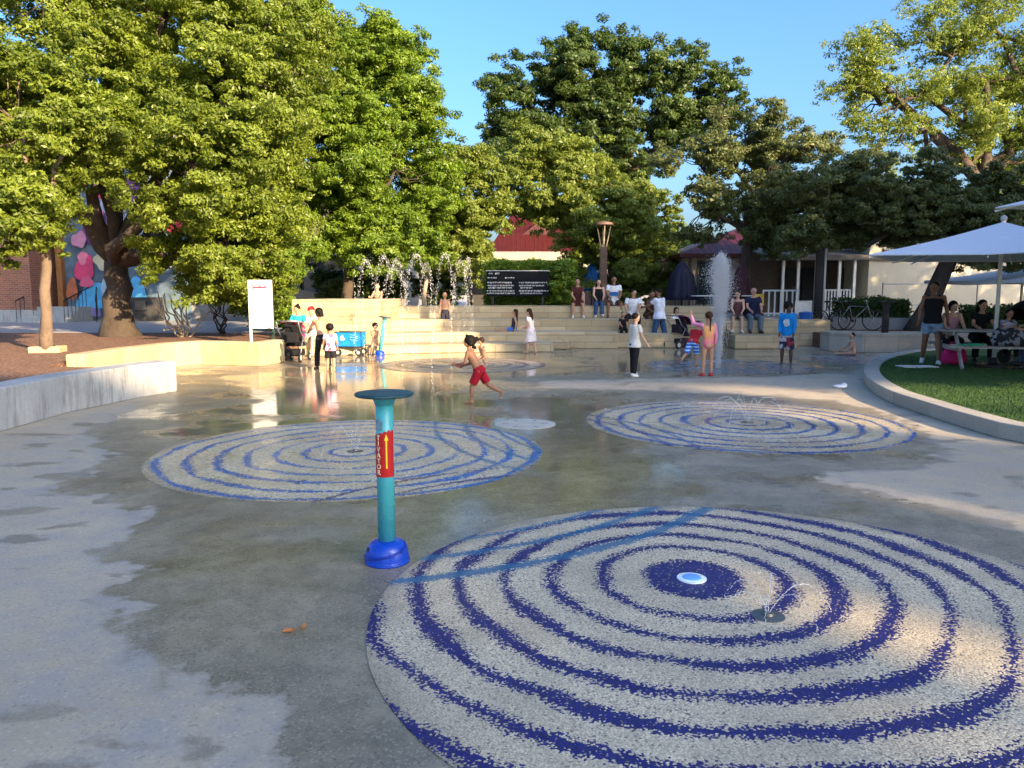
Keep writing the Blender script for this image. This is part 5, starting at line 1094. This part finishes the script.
person('small shirtless child sitting flat on the wet paving with legs out to the left', at(853, 355.5), 88, 1.0, (.5, .3, .2), ('short', HAIRN), [('bottoms', cloth((.3, .1, .1)))], arms=((30, 10, 60, -5), (30, 10, 60, -5)), legs=((88, 8, 90, 4, 165), (84, 10, 92, 4, 165)), base='seat', lean=8, child=.9)
person('woman in a black tank top and denim shorts walking on the turf edge', (G(930, 364, .165).x, G(930, 364, .165).y, .165), 155, 1.70, BROWN, ('short', HAIRB), [('tank', BCL), ('shorts', LJEAN, .5)], arms=((-22, 16, -8, 8), (18, 14, 36, 4)), legs=((16, 4, 8, 2), (-12, 4, -26, 2)), wide=1.12, shoes=SHOE, head=(8, -25, 0))

# ------------------------------------------------------------------ picnic tables and the group round them
WOOD = mat('grey_wood', (.34, .31, .27), .75, .25, 9, bmp=.4, bsc=30)
Zt = .17
def picnic(loc, rz, L, label):
    t = empty('picnic_table', loc, rz, label, 'picnic table', 'grey wooden picnic tables')
    for s in (-1, 0, 1): M().box((0, s * .25, .74), (L, .23, .04)).build('top_board', WOOD, t, bevel=.005)
    for s in (-1, 1):
        M().box((0, s * .70, .44), (L, .28, .045)).build('bench', WOOD, t, bevel=.005)
        for e in (-1, 1): M().beam((e * (L / 2 - .25), s * .22, .72), (e * (L / 2 - .25), s * .80, .0), .09, .045, up=Vector((1, 0, 0))).build('leg', WOOD, t, bevel=.004)
    for e in (-1, 1):
        M().box((e * (L / 2 - .18), 0, .40), (.045, 1.66, .09)).build('cross_beam', WOOD, t); M().box((e * (L / 2 - .18), 0, .69), (.045, .74, .08)).build('cross_beam', WOOD, t)
    return t
t1 = (9.75, 15.7, Zt); t2 = (11.2, 14.3, Zt)
picnic(t1, R(-14), 1.9, 'grey wooden picnic table with bags on its bench, left under the white umbrella')
picnic(t2, R(-6), 1.9, 'second grey wooden picnic table, cut by the right edge of the view')
def loc2(t, rz, x, y, z=0): c, s = math.cos(rz), math.sin(rz); return (t[0] + x * c - y * s, t[1] + x * s + y * c, t[2] + z)
p_ = loc2(t1, R(-14), .85, -.72, .465)
person('woman in a black tank top and jeans, seated on a picnic bench facing left', (p_[0], p_[1], p_[2]), 62, 1.66, TANS, ('long', HAIRB), [('tank', BCL), ('pants', mat('denim_pale', (.07, .12, .2), .85, .3, 20))], arms=((35, 8, 78, -5), (45, 8, 80, -8)), legs=((80, 8, -5, 2), (82, 8, 10, 2)), lean=12, base='seat', wide=1.12, shoes=SHOED, head=(8, 0, 0))
for (x, fc, H, skn, hr_, wr_, lb) in ((-.55, 178, 1.55, LIGHTS, ('bob', HAIRB), [('tank', cloth((.5, .25, .28)))], 'person in a pink top sitting at the far side of the left table'), (.0, 180, 1.6, TANS, ('long', HAIRB), [('tee', BCL), ('pants', BCL)], 'person with long black hair and black shirt on the far bench of the left table'), (.5, 190, 1.2, TANS, ('short', HAIRB), [('tee', cloth((.35, .38, .55)))], 'child in a pale lilac shirt on the far bench of the left table')):
    p_ = loc2(t1, R(-14), x, .72, .465); person(lb, p_, fc - 14, H, skn, hr_, wr_ + ([('pants', BCL)] if len(wr_) < 2 else []), arms=((40, 8, 75, -8), (40, 8, 75, -8)), legs=((82, 8, 0, 2), (82, 8, 0, 2)), lean=16, base='seat', shoes=SHOED, head=(10, 15, 0), child=.4 if H < 1.3 else 0)
p_ = loc2(t2, R(-6), -.45, .72, .465); person('child in a red shirt sitting at the table on the right edge', p_, 165, 1.25, TANS, ('short', HAIRB), [('tee', cloth((.55, .02, .02))), ('pants', BCL)], arms=((40, 8, 75, -8), (40, 8, 75, -8)), legs=((82, 8, 0, 2), (82, 8, 0, 2)), lean=14, base='seat', shoes=SHOED, child=.4)
def bag(name, loc, sz, m_, label, rz=0):
    t = empty(name, loc, rz, label, 'bag'); x, y, z = sz
    M().loft([((0, 0, 0.01), XA, Vector((0, 1, 0)), x * .46, y * .44), ((0, 0, z * .35), XA, Vector((0, 1, 0)), x * .52, y * .52), ((0, 0, z * .8), XA, Vector((0, 1, 0)), x * .44, y * .36), ((0, 0, z), XA, Vector((0, 1, 0)), x * .34, y * .16)]).build('bag_body', m_, t, smooth=True)
    M().tube([(-x * .25, 0, z * .95), (-x * .2, 0, z * 1.25), (0, 0, z * 1.38), (x * .2, 0, z * 1.25), (x * .25, 0, z * .95)], .014, 8).build('handle', m_, t, smooth=True)
bag('tote_bag', loc2(t1, R(-14), .1, -.72, .465), (.62, .28, .36), pattern((.012, .012, .016), (.02, .02, .025), (.22, .23, .25), 16, 'dark_floral'), 'dark patterned bag on the near bench of the left picnic table', R(-14))
bag('tote_bag', loc2(t1, R(-14), -.62, .05, .04), (.5, .3, .34), cloth((.5, .02, .12)), 'bright pink bag under the left end of the left picnic table')
o = M().box((0, 0, .02), (.34, .2, .03)).box((.18, .03, .03), (.2, .22, .025), rz=.3).build('folded_towel', cloth((.05, .35, .18)), loc=loc2(t1, R(-14), -.58, -.70, .465), bevel=.01); tag(o, 'folded green towel on the left end of the near bench', 'towel')
o = M().box((0, 0, .012), (.7, .4, .02)).build('foam_board', WHITE, loc=(G(917, 367, Zt).x, G(917, 367, Zt).y, Zt), bevel=.005); tag(o, 'thin white board lying on the turf beside the walking woman', 'board')
# black pop-up canopy stroller behind the table, with pale emblem
st = empty('canopy_stroller', (11.1, 16.4, Zt), R(20), 'large black hooded stroller with a white emblem behind the seated woman', 'stroller')
hd = M()
for i in range(9):
    a = math.pi * i / 8
    pass
hv = []; hf = []
for i in range(11):
    a = math.pi * .92 * i / 10
    for j in range(13):
        b_ = -1 + 2 * j / 12; rr = math.sqrt(max(.05, 1 - .55 * b_ * b_)); hv.append((b_ * .52, -math.cos(a) * .50 * rr, .78 + math.sin(a) * .62 * rr))
for i in range(10):
    for j in range(12): hf.append((i * 13 + j, i * 13 + j + 1, (i + 1) * 13 + j + 1, (i + 1) * 13 + j))
hd.add(hv, hf); ho = hd.build('hood', cloth((.012, .012, .014)), st, smooth=True); md = ho.modifiers.new('thickness', 'SOLIDIFY'); md.thickness = .02
M().box((0, .0, .55), (.6, .8, .4)).build('seat_body', cloth((.02, .02, .022)), st, bevel=.08)
em = M()
for s in (-1, 1): em.ell((.08 * s, -.40, 1.20), (.075, .02, .05), Matrix.Rotation(R(28 * s), 3, 'Y')); em.ell((.05 * s, -.42, 1.13), (.05, .02, .035), Matrix.Rotation(R(-20 * s), 3, 'Y'))
em.build('emblem', WHITE, st, smooth=True)
fr = M()
for s in (-1, 1): fr.tube([(s * .32, .42, .95), (s * .32, .1, .45), (s * .32, -.38, .18)], .018, 8); fr.tube([(s * .32, .35, .15), (s * .32, -.1, .6)], .018, 8)
fr.build('frame', BLACK, st, smooth=True)
for s in (-1, 1):
    for y in (-.38, .36): M().tube([(s * .32 - .03, y, .15), (s * .32 + .03, y, .15)], .15, 20).build('wheel', mat('rubber', (.02, .02, .02), .8), st)

# ------------------------------------------------------------------ umbrellas
CANV, nt, b = newmat('white_canvas'); b.inputs['Base Color'].default_value = (.62, .64, .68, 1); b.inputs['Roughness'].default_value = .8; bump(nt, b, noise(nt, objco(nt), 6, 3), .3, .03)
def umbrella(loc, rz, half, rim, apex, label, group='large white square umbrellas', val=.10, cup=True):
    t = empty('market_umbrella', loc, rz, label, 'umbrella', group); n = 10
    vs = []; fs = []
    cor = [(-1, -1), (0, -1.0), (1, -1), (1, 0), (1, 1), (0, 1.0), (-1, 1), (-1, 0)]
    for i in range(n + 1):
        u = i / n
        for cx, cy in cor: sag = -.05 * math.sin(math.pi * u) * half * .4 + (0.0 if abs(cx * cy) > .5 else -.0); vs.append((cx * half * u, cy * half * u, apex + (rim - apex) * u + sag + (-.05 * u * u if cx * cy == 0 else 0)))
    for i in range(n):
        for k in range(8): k2 = (k + 1) % 8; fs.append((i * 8 + k, i * 8 + k2, (i + 1) * 8 + k2, (i + 1) * 8 + k))
    m_ = M().add(vs, fs)
    o = m_.build('canopy', CANV, t); bm = bmesh.new(); bm.from_mesh(o.data); bmesh.ops.remove_doubles(bm, verts=bm.verts, dist=1e-4); bm.to_mesh(o.data); bm.free(); sd_ = o.modifiers.new('thickness', 'SOLIDIFY'); sd_.thickness = .008
    v_ = M()
    for k in range(8):
        a, b_ = vs[n * 8 + k], vs[n * 8 + (k + 1) % 8]; v_.add([a, b_, (b_[0], b_[1], b_[2] - val), (a[0], a[1], a[2] - val), (a[0] * .997, a[1] * .997, a[2]), (b_[0] * .997, b_[1] * .997, b_[2]), (b_[0] * .997, b_[1] * .997, b_[2] - val), (a[0] * .997, a[1] * .997, a[2] - val)], [(0, 1, 2, 3), (7, 6, 5, 4), (0, 4, 5, 1), (3, 2, 6, 7)])
    v_.build('valance', CANV, t)
    for k in range(8):
        a = Vector(vs[n * 8 + k]) - Vector((0, 0, .06)); M().beam((0, 0, apex - .1), tuple(a), .02, .03).build('rib', WHITE, t)
    M().tube([(0, 0, 0), (0, 0, apex + .02)], .038, 14).build('pole', WHITE, t, smooth=True)
    if cup: M().lathe([(.03, apex), (.06, apex + .04), (.055, apex + .10), (.02, apex + .13)], seg=16).build('finial', mat('finial_grey', (.4, .38, .36), .5), t, smooth=True)
    M().lathe([(.36, 0), (.36, .06), (.1, .09), (.06, .2), (.05, .2)], seg=24).build('foot', BLACK, t)
    return t
umbrella((9.8, 15.6, Zt), R(-38), 2.0, 2.42 - Zt, 3.08 - Zt, 'big pale square umbrella over the left picnic table', val=.02)
umbrella((9.5, 10.7, Zt), R(0), 1.8, 3.02 - Zt, 3.62 - Zt, 'white square umbrella at the upper right edge, only its corner in view', val=.02)
q = D(1000, 272, 26.5); umbrella((q.x, 25.3, .46), R(20), 2.0, D(0, 280, 25.3).z - .46, D(0, 266, 25.3).z - .46, 'distant pale open umbrella below the big one, before the cream wall', cup=False)
def closed(px, d, top, bot, rad, m_, label, base=.85):
    q = D(px, 0, d); t = empty('closed_umbrella', (q.x, d, base), 0, label, 'umbrella', 'folded umbrellas'); zt, zb = D(px, top, d).z - base, D(px, bot, d).z - base
    vs = []; fs = []; n = 24; hs = [(0, .12), (.1, .45), (.35, .8), (.7, .95), (.85, 1.0), (1., 1.12)]
    for u, rr in hs:
        for k in range(n): a = 2 * math.pi * k / n; w_ = 1 + .28 * math.cos(8 * a) * min(1, u * 2); vs.append((math.cos(a) * rad * rr * w_, math.sin(a) * rad * rr * w_, zt + (zb - zt) * u))
    for i in range(len(hs) - 1):
        for k in range(n): k2 = (k + 1) % n; fs.append((i * n + k, i * n + k2, (i + 1) * n + k2, (i + 1) * n + k))
    fs += [tuple(range(n)), tuple(reversed(range(5 * n, 6 * n)))]
    M().add(vs, fs).build('canopy', m_, t, smooth=True); M().tube([(0, 0, 0), (0, 0, zt + .12)], .03, 10).build('pole', BLACK, t); M().lathe([(.3, 0), (.3, .06), (.05, .1)], seg=20).build('foot', BLACK, t)
closed(595, 36, 263, 291, .34, mat('umbrella_blue', (.01, .12, .38), .7), 'folded blue umbrella behind the woman in the black top')
closed(689, 28.5, 262, 300, .46, mat('umbrella_navy', (.008, .01, .03), .7), 'folded navy umbrella at the corner of the tan house')
closed(751, 27.8, 262, 312, .33, mat('umbrella_maroon', (.06, .015, .02), .7), 'folded dark maroon umbrella behind the seated couple')

# ------------------------------------------------------------------ strollers, wagon, bikes, furniture
RUB = mat('rubber', (.02, .02, .02), .8); CHR = mat('chrome', (.6, .6, .6), .25, metal=.9, bmp=0)
def wheel(t, c, r, w_=.04, spokes=0):
    o = M().tube([(c[0] - w_ / 2, c[1], c[2]), (c[0] + w_ / 2, c[1], c[2])], r, 24).build('wheel', RUB, t, bevel=.006); M().tube([(c[0] - w_ / 2 - .006, c[1], c[2]), (c[0] + w_ / 2 + .006, c[1], c[2])], r * .55, 18).build('hub', mat('hub_grey', (.4, .4, .4), .4), o)
def stroller(loc, rz, label, fab, print_):
    t = empty('stroller', loc, rz, label, 'stroller')
    hv = []; hf = []
    for i in range(9):
        a = math.pi * .62 * i / 8
        for j in range(9): b_ = -1 + j / 4; rr = 1 - .12 * b_ * b_; hv.append((b_ * .24, .12 - math.cos(a) * .30 * rr, .72 + math.sin(a) * .30 * rr))
    for i in range(8):
        for j in range(8): hf.append((i * 9 + j, i * 9 + j + 1, (i + 1) * 9 + j + 1, (i + 1) * 9 + j))
    o = M().add(hv, hf).build('hood', print_, t, smooth=True); o.modifiers.new('thickness', 'SOLIDIFY').thickness = .015
    M().box((0, .02, .66), (.44, .06, .50), rot=Matrix.Rotation(R(-18), 3, 'X')).build('backrest', fab, t, bevel=.025)
    M().box((0, -.16, .42), (.42, .36, .10)).build('seat', fab, t, bevel=.03); M().box((0, .0, .22), (.40, .46, .16)).build('storage_basket', fab, t, bevel=.03)
    M().box((0, .22, .60), (.40, .10, .26)).build('rear_pocket', fab, t, bevel=.03)
    f = M()
    for s in (-1, 1): f.tube([(s * .27, .45, 1.0), (s * .27, .30, .75), (s * .26, -.10, .40), (s * .24, -.42, .12)], .014, 8); f.tube([(s * .27, .12, .62), (s * .27, .38, .12)], .014, 8)
    f.tube([(-.27, .45, 1.0), (.27, .45, 1.0)], .016, 8); f.build('frame', mat('grey_frame', (.22, .22, .23), .4, metal=.6), t, smooth=True)
    for s in (-1, 1): wheel(t, (s * .27, .38, .12), .12); wheel(t, (s * .23, -.42, .10), .10)
    return t
q = G(296, 361)
stroller((q.x, q.y - .1, 0), R(176), 'black stroller with a pink patterned hood standing by the end of the planter wall', BCL, pattern((.55, .5, .5), (.45, .03, .12), (.3, .25, .25), 12, 'hood_print'))
q = G(688, 350); stroller((q.x, 23.6, 0), R(120), 'purple stroller behind the running child, beside the standing man', cloth((.03, .02, .03)), cloth((.10, .015, .06)))
# blue wagon
q = G(350, 356); t = empty('wagon', (q.x, q.y + .1, 0), R(-6), 'bright blue fabric wagon with a pale mark, below the limestone block wall', 'wagon'); t.scale = (.76, .76, .8)
WBL = cloth((.01, .20, .60))
M().box((.0, 0, .34), (.92, .5, .03)).build('floor_panel', WBL, t)
for y in (-.25, .25): M().box((0, y, .56), (.95, .025, .46)).build('side_panel', WBL, t, bevel=.01)
for x in (-.47, .47): M().box((x, 0, .56), (.025, .5, .46)).build('end_panel', WBL, t, bevel=.01)
mk_ = M(); mk_.ell((-.23, -.268, .62), (.05, .008, .09), Matrix.Rotation(R(25), 3, 'Y')).ell((-.19, -.268, .56), (.085, .008, .035), Matrix.Rotation(R(-20), 3, 'Y')); mk_.build('pale_mark', WHITE, t, smooth=True)
mk_ = M()
for k in range(5): mk_.tube([(.08 + .28 * (k % 2), -.27, .72 - .035 * k), (.22 + .14 * math.sin(k), -.272, .70 - .045 * k), (.36 - .28 * (k % 2), -.27, .66 - .035 * k)], .008, 6)
mk_.build('line_print', mat('print_pale_blue', (.25, .45, .75), .6), t)
fr = M()
for x in (-.47, .47):
    for y in (-.26, .26): fr.tube([(x, y, .2), (x, y, .82)], .014, 8)
for y in (-.26, .26): fr.tube([(-.47, y, .8), (.47, y, .8)], .012, 8)
fr.build('frame', BLACK, t, smooth=True)
for x in (-.36, .38):
    for y in (-.3, .3):
        o = M().tube([(x, y - .035, .13), (x, y + .035, .13)], .13, 22).build('wheel', RUB, t, bevel=.008); M().tube([(x, y - .042, .13), (x, y + .042, .13)], .06, 16).build('hub', mat('hub_grey', (.4, .4, .4), .4), o)
M().tube([(-.48, 0, .3), (-.75, 0, .55), (-.85, 0, .95)], .012, 8).tube([(-.85, -.08, .95), (-.85, .08, .95)], .016, 8).build('handle', BLACK, t)
def bike(loc, rz, label, m_, sc=1.0, group='parked bicycles'):
    t = empty('bicycle', loc, rz, label, 'bicycle', group)
    for x in (-.5, .5):
        o = M(); pts = [(x + .32 * math.cos(2 * math.pi * i / 28), 0, .34 + .32 * math.sin(2 * math.pi * i / 28)) for i in range(29)]; w_ = o.tube(pts, .018, 8, cap=False).build('wheel', RUB, t, smooth=True)
        sp = M()
        for i in range(12): a = 2 * math.pi * i / 12; sp.tube([(x, 0, .34), (x + .31 * math.cos(a), 0, .34 + .31 * math.sin(a))], .003, 5)
        sp.tube([(x, -.04, .34), (x, .04, .34)], .022, 10); sp.build('spokes', CHR, w_)
    fr = M().tube([(-.5, 0, .34), (-.12, 0, .32), (.30, 0, .78), (-.22, 0, .80), (-.12, 0, .32)], .017, 8).tube([(-.5, 0, .34), (-.22, 0, .80)], .012, 8).tube([(.5, 0, .34), (.36, 0, .68), (.28, 0, .92)], .016, 8); fr.build('frame', m_, t, smooth=True)
    M().tube([(-.22, 0, .80), (-.24, 0, .92)], .014, 8).ell((-.25, 0, .94), (.13, .07, .035)).build('saddle', BLACK, t, smooth=True)
    M().tube([(.20, -.28, .98), (.30, -.22, .95), (.29, 0, .93), (.30, .22, .95), (.20, .28, .98)], .014, 8).build('handlebar', CHR, t, smooth=True)
    M().tube([(-.12, -.1, .32), (-.12, .1, .32)], .05, 14).build('crank', BLACK, t); t.scale = (sc, sc, sc)
q = G(726, 349); bike((q.x, q.y + .35, 0), R(55), 'small bicycle standing behind the bottom of the geyser', BLACK, .8)
q = D(849, 0, 25.3); bike((q.x, 25.3, .46), R(12), 'bicycle with black frame parked left of the round hedge', BLACK)
q = D(873, 0, 25.2); bike((q.x, 25.2, .46), R(-15), 'grey bicycle parked in front of the low hedge', mat('grey_paint', (.25, .25, .26), .4), 1.0)
# lamp post with V-shaped brackets
LM = mat('bronze_metal', (.09, .055, .04), .5, metal=.4)
q = D(607, 0, 29.5); t = empty('lamp_post', (q.x, 29.5, .85), 0, 'tall bronze lamp post with splayed brackets and a flat round top', 'street lamp'); zt = D(0, 224, 29.5).z - .85; zb = D(0, 247, 29.5).z - .85
M().box2(-.13, .13, -.13, .13, 0, zb).build('post', LM, t, bevel=.01)
for s in (-1, 0, 1, 2): 
    dx, dy = ((-1, 0), (1, 0), (0, -1), (0, 1))[s + 1]; M().tube([(dx * .08, dy * .08, zb - .9), (dx * .10, dy * .1, zb), (dx * .26, dy * .26, zt - .04)], .022, 8).build('bracket', mat('bracket_pale', (.26, .20, .15), .5, metal=.3), t, smooth=True)
M().lathe([(.02, zt - .05), (.36, zt - .04), (.34, zt + .04), (.05, zt + .12)], seg=28).build('lamp_head', mat('lamp_rust', (.14, .08, .055), .6), t)
q = D(832, 0, 25.6); t = empty('light_pole', (q.x, 25.6, .46), 0, 'thick dark wooden light pole with a slim pale conduit in the stone planter', 'pole')
M().tube([(0, 0, 0), (0, 0, 5.2)], [.14, .12], 14).build('shaft', mat('pole_dark', (.05, .045, .045), .7), t, smooth=True); M().tube([(.16, -.05, 0), (.17, -.05, 4.6)], .035, 8).build('conduit', WHITE, t, smooth=True)
q = D(922, 0, 21.2); t = empty('bollard_light', (q.x, 22.2, .46), 0, 'short black bollard light with a flat cap behind the walking woman', 'bollard light')
M().box2(-.07, .07, -.07, .07, 0, .95).build('post', BLACK, t); M().box2(-.24, .24, -.12, .12, .95, .99).build('cap', BLACK, t, bevel=.005)
q = D(827, 0, 24.8); t = empty('recycling_bin', (q.x - .1, 25.1, .46), 0, 'blue recycling bin with a pale panel beside the dark pole', 'bin'); M().lathe([(.18, 0), (.21, .55), (.22, .56), (.22, .6), (.05, .63)], seg=24).build('bin_body', mat('bin_blue', (.01, .10, .35), .4), t); M().box((0, .26, .72), (.55, .03, .5)).build('notice', mat('notice_cream', (.6, .58, .5), .6), t)
q = D(770, 0, 26.5); t = empty('yellow_crate', (q.x, 26.6, .85), 0, 'yellow box on a dark stand left of the white gated fence', 'box'); M().box2(-.16, .16, -.15, .15, .42, .80).build('box', mat('yellow_box', (.65, .42, .05), .5), t, bevel=.02); M().box2(-.16, .16, -.16, .16, 0, .41).build('stand', BLACK, t, bevel=.01)
for px, lb in ((757, 'left'), (712, 'right')):
    q = D(px, 0, 27.6); t = empty('cafe_table', (q.x, 27.5, .85), 0, 'small pale round table ' + ('behind the seated couple' if px > 730 else 'half hidden by the geyser'), 'table', 'round plaza tables'); M().lathe([(.45, .72), (.45, .75), (.02, .755)], seg=28).build('table_top', WHITE, t); M().tube([(0, 0, 0), (0, 0, .72)], .03, 10).build('leg', BLACK, t); M().lathe([(.25, 0), (.25, .02), (.04, .04)], seg=20).build('foot', BLACK, t)
